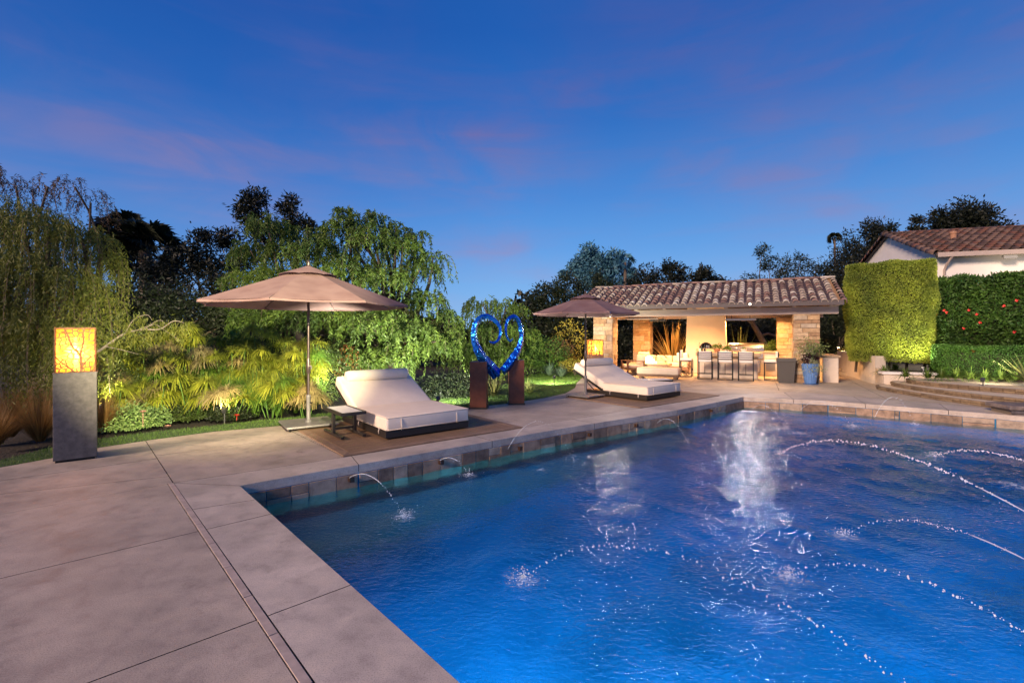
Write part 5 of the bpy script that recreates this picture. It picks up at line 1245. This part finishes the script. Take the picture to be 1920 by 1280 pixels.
bushy('dark leafy tree left of the pavilion roof', (2.2, 27, 0), [(1030, 560, 26, 30), (1060, 545, 26, 28), (1010, 580, 25, 26), (1075, 590, 25, 34), (1035, 620, 24, 36), (1100, 560, 27, 30), (1130, 530, 28, 22), (1010, 640, 23, 30), (1085, 650, 23, 34)], 700, drk2, (.19, .07), .2)
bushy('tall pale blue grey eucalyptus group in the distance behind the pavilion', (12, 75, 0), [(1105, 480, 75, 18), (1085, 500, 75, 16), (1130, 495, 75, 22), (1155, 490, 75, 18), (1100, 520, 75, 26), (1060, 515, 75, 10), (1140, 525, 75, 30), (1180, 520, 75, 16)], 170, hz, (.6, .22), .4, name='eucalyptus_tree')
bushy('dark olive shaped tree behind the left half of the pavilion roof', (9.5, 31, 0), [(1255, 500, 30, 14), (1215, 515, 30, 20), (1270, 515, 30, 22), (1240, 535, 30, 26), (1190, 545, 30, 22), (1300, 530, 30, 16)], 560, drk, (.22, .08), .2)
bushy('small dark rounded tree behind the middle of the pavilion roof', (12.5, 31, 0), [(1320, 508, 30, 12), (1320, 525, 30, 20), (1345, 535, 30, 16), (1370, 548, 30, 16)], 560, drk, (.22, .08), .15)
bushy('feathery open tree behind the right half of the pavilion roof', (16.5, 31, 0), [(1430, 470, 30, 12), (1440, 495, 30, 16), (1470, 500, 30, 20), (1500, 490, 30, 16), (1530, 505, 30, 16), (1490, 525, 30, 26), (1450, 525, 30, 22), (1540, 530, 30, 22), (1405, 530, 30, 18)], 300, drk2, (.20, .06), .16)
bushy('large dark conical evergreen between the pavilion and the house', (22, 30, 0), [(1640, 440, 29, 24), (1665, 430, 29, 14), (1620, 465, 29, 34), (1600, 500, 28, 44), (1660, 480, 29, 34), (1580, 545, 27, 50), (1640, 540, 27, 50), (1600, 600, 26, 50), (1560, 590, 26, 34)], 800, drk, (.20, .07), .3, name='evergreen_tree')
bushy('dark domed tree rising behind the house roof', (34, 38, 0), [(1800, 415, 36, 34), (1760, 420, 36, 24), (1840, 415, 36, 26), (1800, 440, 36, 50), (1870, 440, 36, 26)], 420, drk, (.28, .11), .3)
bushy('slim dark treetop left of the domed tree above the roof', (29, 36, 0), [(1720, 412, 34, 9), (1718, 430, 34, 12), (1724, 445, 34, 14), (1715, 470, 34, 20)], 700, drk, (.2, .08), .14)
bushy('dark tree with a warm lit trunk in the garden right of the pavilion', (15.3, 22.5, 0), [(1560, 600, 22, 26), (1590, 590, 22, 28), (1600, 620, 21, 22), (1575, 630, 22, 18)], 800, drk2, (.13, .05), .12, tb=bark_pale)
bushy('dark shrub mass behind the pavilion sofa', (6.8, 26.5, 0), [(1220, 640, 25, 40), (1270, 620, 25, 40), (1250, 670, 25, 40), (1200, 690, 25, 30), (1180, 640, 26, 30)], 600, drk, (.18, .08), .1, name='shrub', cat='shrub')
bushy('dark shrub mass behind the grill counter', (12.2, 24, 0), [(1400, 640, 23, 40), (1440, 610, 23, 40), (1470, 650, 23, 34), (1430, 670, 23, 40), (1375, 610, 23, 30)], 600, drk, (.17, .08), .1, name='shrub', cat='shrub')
# leaning trunk behind the bar
o = thing('leaning_tree', 'bare leaning grey tree trunk behind the grill', 'tree', (11.9, 21.8, 0)); mb = MB()
B_ = Vector((11.9, 21.8, 0)); pt = [PD(1438, 655, 21.6)-B_, PD(1425, 630, 21.5)-B_, PD(1412, 608, 21.4)-B_, PD(1406, 590, 21.2)-B_]
mb.tube([(0, 0, 0)]+pt, [.16, .14, .12, .10, .08], 8); mb.tube([pt[1], PD(1440, 625, 21.3)-B_, PD(1462, 632, 21)-B_], [.07, .05, .03], 6); mb.build('trunk', bark_pale, o, smooth='all')
mb = MB(); mb.tube([pt[2], PD(1400, 600, 21.0)-B_, PD(1390, 602, 20.9)-B_], [.05, .04, .02], 6); mb.build('branch', bark_pale, o, smooth='all')
# ---- palms
def fan_palm(label, x, y, zc, r, tr, nf=34, lm=drk, skirt=True):
    o = thing('fan_palm', label, 'palm tree', (x, y, 0)); MB().tube([(0, 0, -.1), (.05, 0, zc*.5), (0, 0, zc)], [tr*1.2, tr, tr*.9], 10).build('trunk', bark, o, smooth='all')
    V = []; F_ = []; rr = np.random.default_rng(abs(int(x*10))+5)
    for k in range(nf):
        az = rr.uniform(0, 6.283); e = rr.uniform(-.9 if skirt else -.5, 1.3); d = np.array([math.cos(az)*math.cos(e), math.sin(az)*math.cos(e), math.sin(e)]); hub = np.array([0, 0, zc])+d*r*.48
        side = unit(np.cross(d, [0, 0, 1.0])+1e-6); up = np.cross(side, d); rl = rr.uniform(-1.3, 1.3); side, up = side*math.cos(rl)+up*math.sin(rl), up*math.cos(rl)-side*math.sin(rl); nb = 15
        i = len(V); V += [np.array([0, 0, zc])+side*.02, np.array([0, 0, zc])-side*.02, hub-side*.02, hub+side*.02]; F_.append((i, i+1, i+2, i+3))
        for b in range(nb):
            a = (b/(nb-1)-.5)*2.6; bd = d*math.cos(a)+side*math.sin(a); L = r*rr.uniform(.45, .62); m = hub+bd*L*.6; tip = hub+bd*L+np.array([0, 0, -L*.28]); w = up*.01+np.cross(bd, up)*r*.045
            i = len(V); V += [hub, m+w, tip, m-w]; F_.append((i, i+1, i+2, i+3))
    npmesh('crown', np.array(V), np.array(F_), lm, o); return o
p = PD(272, 455, 22); fan_palm('dark fan palm with a shaggy round head right of the weeping tree', p.x, 22, p.z-.4, 1.75, .28, 60)
p = PD(232, 430, 23); fan_palm('dark fan palm partly hidden by the weeping tree', p.x, 23, p.z-.3, 1.5, .26, 44)
p = PD(1565, 447, 60); fan_palm('slender distant fan palm standing alone against the sky', p.x, 60, p.z, .95, .13, 34, skirt=False)
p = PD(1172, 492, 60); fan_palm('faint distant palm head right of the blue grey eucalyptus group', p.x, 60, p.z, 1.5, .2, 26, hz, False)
# ---- far bank closing the horizon
def bank():
    n = 46000; x = R.uniform(-55, 62, n); base = 34+np.abs(x)*.12; hgt = 3.0+1.0*np.sin(x*.35)+.8*np.sin(x*.9+1)+.5*np.sin(x*2.3); hgt = np.where(x < -8, hgt+1.0, hgt)
    P = np.stack([x, base+R.uniform(-1.5, 1.5, n), hgt*R.uniform(0, 1, n)**.8], 1); V, F_ = leafquads(P, R.normal(size=P.shape), .5*R.uniform(.5, 1.2, n), .26)
    o = npmesh('distant_thicket', V, F_, drk); tag(stuff(o), 'dark thicket closing the garden far behind everything', 'thicket')
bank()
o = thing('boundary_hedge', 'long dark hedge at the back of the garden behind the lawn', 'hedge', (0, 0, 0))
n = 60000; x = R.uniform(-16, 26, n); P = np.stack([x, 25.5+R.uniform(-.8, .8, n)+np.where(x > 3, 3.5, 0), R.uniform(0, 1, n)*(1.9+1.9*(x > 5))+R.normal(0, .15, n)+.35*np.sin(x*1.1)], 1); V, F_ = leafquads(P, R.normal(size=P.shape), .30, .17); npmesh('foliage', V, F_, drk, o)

# ---- clipped hedges
def hedge(label, c, rz, sx, sy, z0, z1, n, leaf, lm, name='hedge', lump=.06, rnd=.25, core=True, cat='hedge', topslope=0):
    o = thing(name, label, cat, (c[0], c[1], z0), rz); H = z1-z0
    ar = [sx*sy, sx*H, sx*H, sy*H, sy*H]; ar = np.array(ar)/sum(ar); f = R.choice(5, n, p=ar); a = R.uniform(-.5, .5, n); b = R.uniform(-.5, .5, n); u = R.uniform(0, 1, n)
    P = np.zeros((n, 3)); N = np.zeros((n, 3))
    for k, (nx_, ny_, nz_) in enumerate(((0, 0, 1), (0, -1, 0), (0, 1, 0), (-1, 0, 0), (1, 0, 0))):
        m = f == k
        P[m] = np.stack([np.where(nx_ != 0, nx_*.5, a[m])*sx, np.where(ny_ != 0, ny_*.5, b[m] if nx_ else b[m])*sy, np.where(nz_, 1, u[m])*H], 1); N[m] = (nx_, ny_, nz_)
    # round the vertical edges
    q = P[:, :2]/np.array([sx/2, sy/2]); rr_ = (np.abs(q)**6).sum(1)**(1/6); k = np.maximum(rr_, .01); P[:, :2] = P[:, :2]/np.where(k > 1, k, 1)[:, None]
    lumpv = (np.sin(P[:, 0]*3.1+1)*np.sin(P[:, 2]*2.6+P[:, 1]*2)+np.sin(P[:, 0]*7.3+P[:, 2]*6.1)*.5+np.sin(P[:, 2]*11+P[:, 0]*3+P[:, 1]*9)*.3)*lump
    P += N*(lumpv-np.abs(R.normal(0, leaf[0]*1.0, n)))[:, None]; P[:, 2] += topslope*P[:, 0]*(P[:, 2]/H); P[:, 2] = np.maximum(P[:, 2], .02)
    P[:, :2] *= (1-.10*(1-np.clip(P[:, 2:3]/(H*.35), 0, 1))**2)
    V, F_ = leafquads(P, N*.6+R.normal(size=P.shape)*.8+[0, 0, .25], leaf[0]*R.uniform(.6, 1.3, n), leaf[1]); npmesh('foliage', V, F_, lm, o)
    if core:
        k = .22; MB().box((-sx/2+k, -sy/2+k, .1), (sx/2-k, sy/2-k, H-.2)).build('dark_core', mat('hedge_inside', (.02, .022, .01), 1, var=.5, vscale=8), o)  # plain dark box added to block the gaps between leaves
    return o
hl_ = leafmat('clipped_leaf', (.18, .25, .03), (.42, .50, .09), .35)
h1 = hedge('tall clipped light green hedge block with rounded corners above the retaining wall', (12.62, 16.05), math.radians(-38), 2.35, 1.7, .70, 3.93, 130000, (.055, .022), hl_, lump=.055)
for k in range(5): x = -.9+.45*k; MB().tube([(x, 0, -.4), (x+.05, 0, .3)], .04, 6).build('trunk', bark, h1)
hib = leafmat('glossy_leaf', (.025, .075, .014), (.08, .16, .03), .2)
h2 = hedge('high glossy hedge dotted with red flowers below the house wall', (14.95, 13.75), math.radians(-62), 4.9, 1.0, .40, 3.38, 60000, (.115, .05), hib, lump=.10, topslope=.03)
red = mat('red_petal', (.55, .02, .02), .6)
for k in range(32):
    fx = random.uniform(-2.3, 2.2); fz = random.uniform(.5, 2.2); mb = MB()
    for j in range(5):
        a = 6.283*j/5+random.random(); d = Vector((math.cos(a), -.4, math.sin(a))); s_ = Vector((-math.sin(a), 0, math.cos(a)))
        mb.add([Vector((0, 0, 0)), d*.028+s_*.015, d*.045, d*.028-s_*.015], [(0, 1, 2, 3)])
    mb.build('flower', red, h2, loc=(fx, -.56, fz))
low = leafmat('low_hedge_leaf', (.03, .10, .012), (.08, .18, .03), .2)
hedge('low clipped dark green hedge in front of the flowering hedge', (13.75, 13.0), math.radians(-60), 3.6, .8, .40, 1.28, 42000, (.04, .02), low, lump=.03)
hedge('dark clipped hedge in shadow right of the pavilion column', (13.6, 21.6), math.radians(-20), 1.7, .9, 0, 1.5, 16000, (.06, .03), drk2, lump=.05)
# ---- strap leaf plants
def blades(n, L, w, spread, droop, lm, name='foliage', parent=None, z=0, segs=4, fan=None, sd=0):
    rr = np.random.default_rng(abs(sd+n)); V = []; F_ = []
    for k in range(n):
        az = rr.uniform(0, 6.283); e = (rr.uniform(.05, 1)**.8)*spread; l = L*rr.uniform(.65, 1.1); ww = w*rr.uniform(.7, 1.2)
        h = np.array([math.cos(az), math.sin(az), 0]); sd_ = np.array([-h[1], h[0], 0])
        if fan is not None: sd_ = unit(sd_+rr.normal(0, .3, 3))
        b0 = h*rr.uniform(0, .05)*L; i0 = len(V)
        for s in range(segs+1):
            t = s/segs; r_ = math.sin(e)*l*t; zz_ = math.cos(e)*l*t-droop*l*t**2.4*math.sin(e+.25); wt = ww*(1-t**2.5)*(.55+.45*math.sin(math.pi*min(1, t*1.3+.15)))+.0005
            c = b0+h*r_+np.array([0, 0, zz_+z]); V += [c+sd_*wt/2, c-sd_*wt/2]
        F_ += [(i0+2*s, i0+2*s+1, i0+2*s+3, i0+2*s+2) for s in range(segs)]
    return npmesh(name, np.array(V), np.array(F_), lm, parent)
strap = leafmat('strap_leaf', (.06, .13, .02), (.18, .26, .05), .25)
stl = [(1660, 697), (1700, 704), (1742, 706), (1768, 706), (1795, 707), (1822, 707), (1850, 708), (1880, 709), (1908, 710), (1640, 690), (1680, 690)]
for i, (px, py) in enumerate(stl):
    p = G(px, py+3, .40); o = thing('strap_leaf_plant', 'arching strap leaf clump '+{1660: 'at the left end of the planter wall cap', 1700: 'right behind the planter wall cap', 1742: 'at the seam between light and dark hedge', 1768: 'just right of the hedge seam', 1795: 'at the left end of the low hedge', 1822: 'second along the low hedge', 1850: 'mid low hedge', 1880: 'right half of the low hedge', 1908: 'last before the right picture edge', 1640: 'deep behind the retaining wall top', 1680: 'under the trunks of the clipped hedge'}[px], 'plant', (p.x, p.y+.05, .40), 0, 'strap leaf clumps along the hedge foot')
    blades(90, .48, .028, 1.2, .75, strap, parent=o, sd=i)
agv = leafmat('agave_leaf', (.25, .32, .10), (.45, .48, .16), .2); agb = leafmat('blue_agave_leaf', (.08, .13, .10), (.15, .22, .17), .15)
def spiky(label, px, py, Dd, n, L, w, sp, dr_, lm, z=0, cat='spiky plant', name='spiky_plant'):
    X = (px-960)*Dd/F_PX; o = thing(name, label, cat, (X, Dd, z)); blades(n, L, w, sp, dr_, lm, parent=o, sd=int(px)); return o
spiky('large yellow agave cut by the right picture edge above the steps', 1935, 660, 11.6, 26, .95, .10, 1.0, .1, agv, .4)
spiky('bright yellow green spiky plant right of the rust pedestals', 992, 715, 13.2, 60, .55, .05, 1.3, .2, agv)
spiky('dark spiky plant behind the blue heart', 925, 720, 12.6, 110, 1.05, .035, 1.35, .35, leafmat('olive_blade', (.06, .07, .02), (.14, .13, .05), .2))
spiky('blue grey agave on the far side of the lawn', 1030, 690, 18.5, 60, .65, .07, 1.2, .1, agb)
spiky('second blue grey agave nearer the lamp, far side of the lawn', 1052, 688, 18.0, 55, .6, .06, 1.2, .1, agb)
spiky('reddish spiky plant behind the far lawn edge', 1085, 680, 20, 60, .9, .05, 1.2, .25, leafmat('red_blade', (.16, .07, .05), (.26, .14, .08), .2))
phm = leafmat('bronze_blade', (.24, .14, .05), (.46, .34, .13), .2)
pp = L2W(2.0, 3.9); spiky('huge bronze flax plant fanning out behind the sofa', 960+F_PX*pp.x/pp.y, 0, pp.y, 210, 2.5, .10, 1.25, .28, phm, 0, 'flax plant', 'flax_plant')
pp = L2W(4.7, 3.9); spiky('green bronze flax plant right of the pizza oven chimney', 960+F_PX*pp.x/pp.y, 0, pp.y, 80, 2.3, .085, .95, .30, leafmat('green_blade', (.08, .12, .03), (.22, .24, .08), .2), 0, 'flax plant', 'flax_plant')
pp = L2W(.95, 3.3); spiky('smaller flax plant between the left column and the sofa', 960+F_PX*pp.x/pp.y, 0, pp.y, 50, 1.2, .05, 1.1, .3, phm, 0, 'flax plant', 'flax_plant')
# small shrubs
yl = leafmat('golden_leaf', (.30, .26, .04), (.50, .44, .08), .3); md = leafmat('mid_leaf', (.05, .12, .02), (.14, .24, .05), .3)
def shrub(label, px, py, Dd, r, n, lm, ll=.06, lw=.03, fz=.7, name='shrub'):
    X = (px-960)*Dd/F_PX; o = thing(name, label, 'shrub', (X, Dd, 0)); zc = H_CAM-(py-HOR)*Dd/F_PX; P = unit(R.normal(size=(n, 3)))*R.uniform(.3, 1, (n, 1))**.5*r*np.array([1, 1, fz]); P += R.normal(0, r*.06, P.shape); P[:, 2] = np.maximum(P[:, 2]+zc, .02)
    V, F_ = leafquads(P, P-[0, 0, zc]+R.normal(0, r*.8, P.shape), ll*R.uniform(.6, 1.3, n), lw); npmesh('foliage', V, F_, lm, o); mb = MB()
    for k in range(5): mb.tube([(0, 0, 0), (random.gauss(0, r*.3), random.gauss(0, r*.3), max(.05, zc))], [.015, .006], 5)
    stuff(mb.build('stems', bark, o)); return o
shrub('golden low shrub lit beside the small lamp column', 1078, 684, 18.5, .62, 1500, yl, fz=.35)
shrub('bright green rounded shrub left of the far umbrella pole', 1025, 665, 19.5, 1.0, 3800, md, .09, .045)
shrub('brownish pink feathery shrub behind the far lawn', 1048, 655, 19.5, .6, 1500, leafmat('rosy_leaf', (.20, .10, .06), (.34, .18, .11), .3), .06, .02)
shrub('yellow lit leafy shrub in front of the dark tree left of the pavilion', 1068, 640, 20.5, .8, 900, yl, .10, .05, 1.2)
shrub('green shrub behind the right rear stone column', 1462, 655, 19.2, .6, 1500, md, .08, .03)
shrub('small lit shrub in the planter box by the garden path', 1588, 672, 19.6, .4, 1100, yl, .07, .03, 1.2)
shrub('orange brown leafy shrub between umbrella pole and daybed back', 650, 683, 12.2, .34, 800, leafmat('rust_leaf', (.28, .10, .03), (.42, .17, .05), .3), .07, .035, 1.3)
shrub('bright low leafy rose bush right of the tall lamp column', 243, 790, 8.55, .62, 5200, leafmat('rose_leaf', (.14, .26, .07), (.34, .46, .18), .25), .045, .026, .45)
shrub('dull green low bush left of the grey stake light', 350, 785, 9.4, .55, 3600, pep_dark, .045, .024, .5)
shrub('dark low bush with red roses near the grey stake light', 440, 778, 9.4, .45, 2600, drk2, .045, .024, .5)
shrub('dark undergrowth bush below the pepper tree left of the rust pedestals', 850, 735, 13.0, 1.1, 5000, drk2, .08, .035, .5)
for lab, px, py, Dd in (('green feathery undergrowth mass at the left of the golden bed', 230, 690, 11.2), ('green feathery undergrowth mass second from left in the golden bed', 300, 680, 11.6), ('green feathery undergrowth mass amid the golden bed', 380, 670, 11.9), ('green feathery undergrowth mass right of the bed centre', 450, 675, 11.9), ('green feathery undergrowth mass at the right of the golden bed', 530, 680, 11.9), ('green feathery undergrowth mass behind the umbrella pole', 600, 690, 11.6)):
    shrub(lab, px, py+12, Dd, .85, 4200, pep_dark, .09, .022, .8)
shrub('dim green bush behind the golden reeds on the left', 215, 735, 9.6, .6, 3200, pep_dark, .05, .026, .9)
rose_g = mat('rose_red', (.60, .03, .03), .6); rose_p = mat('rose_pink', (.70, .36, .28), .6)
for lab, px, py, Dd, m in (('single red rose bloom beside the grey stake light', 444, 780, 8.95, rose_g), ('pale pink rose bloom low on the rose bush', 315, 800, 8.5, rose_p), ('second pale pink rose bloom, left and higher on the bush', 268, 773, 8.3, rose_p)):
    p = PD(px, py, Dd); mb = MB()
    for k in range(14):
        a = k*2.4; r = .006+.0022*k; c = Vector((r*math.cos(a), r*math.sin(a), .02-.001*k)); d = Vector((math.cos(a), math.sin(a), .6)).normalized(); s_ = d.cross(Vector((0, 0, 1))).normalized(); mb.add([c-s_*.014, c+s_*.014, c+d*.028+s_*.012, c+d*.028-s_*.012], [(0, 1, 2, 3)])
    mb.tube([(0, 0, 0), (0, 0, -p.z+.02)], .004, 5); tag(mb.build('rose', m, None, loc=p), lab, 'rose')
# ---- papyrus
pap = leafmat('papyrus_ray', (.26, .33, .03), (.52, .52, .08), .4); pap2 = leafmat('papyrus_ray_dry', (.36, .29, .12), (.56, .46, .24), .35); pap3 = leafmat('papyrus_ray_green', (.10, .22, .03), (.24, .36, .06), .4)
stalk_m = mat('papyrus_stalk', (.12, .24, .04), .6, var=.2, vscale=3)
def umbel_mesh(lm, sd, n=300, L=.31):
    rr = np.random.default_rng(sd); V = []; F_ = []; segs = 4
    for k in range(n):
        az = rr.uniform(0, 6.283); e = math.acos(rr.uniform(.05, 1)); l = L*rr.uniform(.7, 1.1); h = np.array([math.cos(az), math.sin(az), 0]); sd_ = np.array([-h[1], h[0], 0]); i0 = len(V); w = .0062; dr_ = rr.uniform(.2, .75)
        for s in range(segs+1):
            t = s/segs; c = h*(math.sin(e)*l*t*(1-.12*t))+np.array([0, 0, math.cos(e)*l*t*.75-dr_*l*t**2.1]); V += [c+sd_*w/2, c-sd_*w/2]
        F_ += [(i0+2*s, i0+2*s+1, i0+2*s+3, i0+2*s+2) for s in range(segs)]
    o = npmesh('umbel', np.array(V), np.array(F_), lm); me = o.data; bpy.data.objects.remove(o); return me
um = [umbel_mesh(pap, 1), umbel_mesh(pap, 2), umbel_mesh(pap2, 3), umbel_mesh(pap3, 4), umbel_mesh(pap, 5, 150, .30)]
heads = []
rr = random.Random(11); tries = 0
while len(heads) < 125 and tries < 40000:
    tries += 1; x = rr.uniform(190, 600); top = 622+max(0, (300-x)*.40)+10*math.sin(x*.05); y = rr.uniform(top, 748)
    if x > 520 and y < 640: continue
    if all(abs(x-a)/34+abs(y-b)/21 > 1 for a, b in heads): heads.append((x, y))
clumps_p = {}
def PAPL(key, n):
    c = ('farthest left, nearest the lit lamp column', 'left, under the bare arching branch', 'left of centre, under the branch tip', 'in the middle of the bed', 'right of centre, left of the umbrella pole', 'at the right end, beside the umbrella pole')[min(key[0], 5)]
    r = ('tall back row', 'middle row', 'low front row')[min(key[1], 2)]
    return 'golden papyrus heads, %s, %s' % (r, c)
for (x, y) in heads:
    clumps_p.setdefault((int((x-190)//70), int((y-600)//52)), []).append((x, y))
for key, hl2 in sorted(clumps_p.items()):
    D0 = 8.9+(748-sum(h[1] for h in hl2)/len(hl2))/130*2.6; bxp = sum(h[0] for h in hl2)/len(hl2); Bp = Vector(((bxp-960)*D0/F_PX, D0, 0))
    o = thing('papyrus_clump', PAPL(key, len(hl2)), 'papyrus', Bp, 0, 'papyrus clumps left of the large umbrella')
    for (x, y) in hl2:
        Dh = D0+rr.uniform(-.25, .25); q = PD(x, y, Dh)-Bp; s = rr.uniform(1.05, 1.5)
        f = Vector((q.x*.35, q.y*.35, 0)); MB().tube([f, f.lerp(q, .5)+Vector((q.x*.05, 0, .05)), q], [.009, .008, .006], 6).build('stalk', stalk_m, o, smooth='all')
        linked('umbel', um[rr.choices(range(5), (4, 4, 3, 2.4, 3))[0]], o, q, (rr.gauss(0, .15), rr.gauss(0, .15), rr.uniform(0, 6.28)), (s, s, s*rr.uniform(.85, 1.1)))
reed = leafmat('reed_blade', (.07, .17, .02), (.20, .32, .05), .3)
for i, (px, Dd, h_) in enumerate(((430, 9.6, 1.0), (480, 9.5, 1.05), (520, 9.6, .9), (395, 9.9, .9), (555, 9.9, .85), (345, 10.2, .8), (590, 10.4, .9))):
    o = thing('reed_clump', 'green reed clump '+('left of the grey stake light', 'midway between stake light and umbrella pole', 'close left of the umbrella pole', 'just behind the grey stake light', 'right behind the umbrella pole foot', 'leftmost, behind the rose bush', 'rightmost, towards the daybed back')[[395, 480, 520, 430, 555, 345, 590].index(px) if px in (395, 480, 520, 430, 555, 345, 590) else 0], 'reeds', ((px-960)*Dd/F_PX, Dd, 0), 0, 'green reed clumps'); blades(150, h_, .018, .55, .15, reed, parent=o, sd=50+i)
# ---- ornamental grasses at the far left
og = leafmat('russet_grass_blade', (.20, .11, .035), (.38, .22, .08), .3)
for i, (px, Dd, h_) in enumerate(((20, 7.6, 1.0), (75, 7.3, .95), (-50, 7.2, 1.0), (45, 8.4, 1.05), (100, 8.2, 1.0), (-10, 6.9, .8), (195, 8.1, .8))):
    o = thing('ornamental_grass', 'fine russet ornamental grass tuft left of the tall lamp column' if px < 150 else 'fine golden grass tuft just right of the tall lamp column', 'ornamental grass', ((px-960)*Dd/F_PX, Dd, 0), 0, 'russet ornamental grasses by the lamp' if px < 150 else None)
    blades(700, h_, .0055, .75, .35, og, parent=o, sd=80+i, segs=3)
# ---- bare arching branch
o = thing('fallen_branch', 'bare pale branch arching out over the papyrus from the lit lamp column', 'branch', tuple(PD(170, 668, 8.3)-Vector((.4, 0, 0)))); B_ = o.location.copy(); mb = MB()
bp_ = [(165, 672), (200, 648), (235, 625), (270, 618), (300, 617), (325, 602), (345, 605)]
sb = smooth_line([tuple(PD(x, y, 8.3+.05*math.sin(x))-B_) for x, y in bp_], 5); mb.tube(sb, [.024*(1-i/len(sb))+.003 for i in range(len(sb))], 7)
for l_ in ([(235, 625), (250, 600), (275, 590), (285, 600)], [(270, 618), (290, 608), (310, 620), (340, 640)], [(200, 650), (225, 655), (260, 664)], [(255, 620), (275, 612), (300, 600), (312, 610)]): (lambda q: mb.tube(q, [.007*(1-i/len(q))+.0015 for i in range(len(q))], 5))(smooth_line([tuple(PD(x, y, 8.25)-B_) for x, y in l_], 4))
mb.build('wood', mat('bare_wood', (.24, .20, .165), .8, var=.2), o, smooth='all')
P = []; 
for x, y in [(225, 600), (240, 620), (250, 632), (275, 632), (262, 600), (300, 612), (345, 615), (340, 630), (215, 640), (280, 625), (320, 612)]: P.append(np.array(PD(x, y, 8.28)-B_)+R.normal(0, .055, (120, 3))*[1, 1, 1.5])
P = np.concatenate(P); V, F_ = leafquads(P, R.normal(size=P.shape)*.5+[0, 0, -1], .085, .014); npmesh('foliage', V, F_, wil, o)
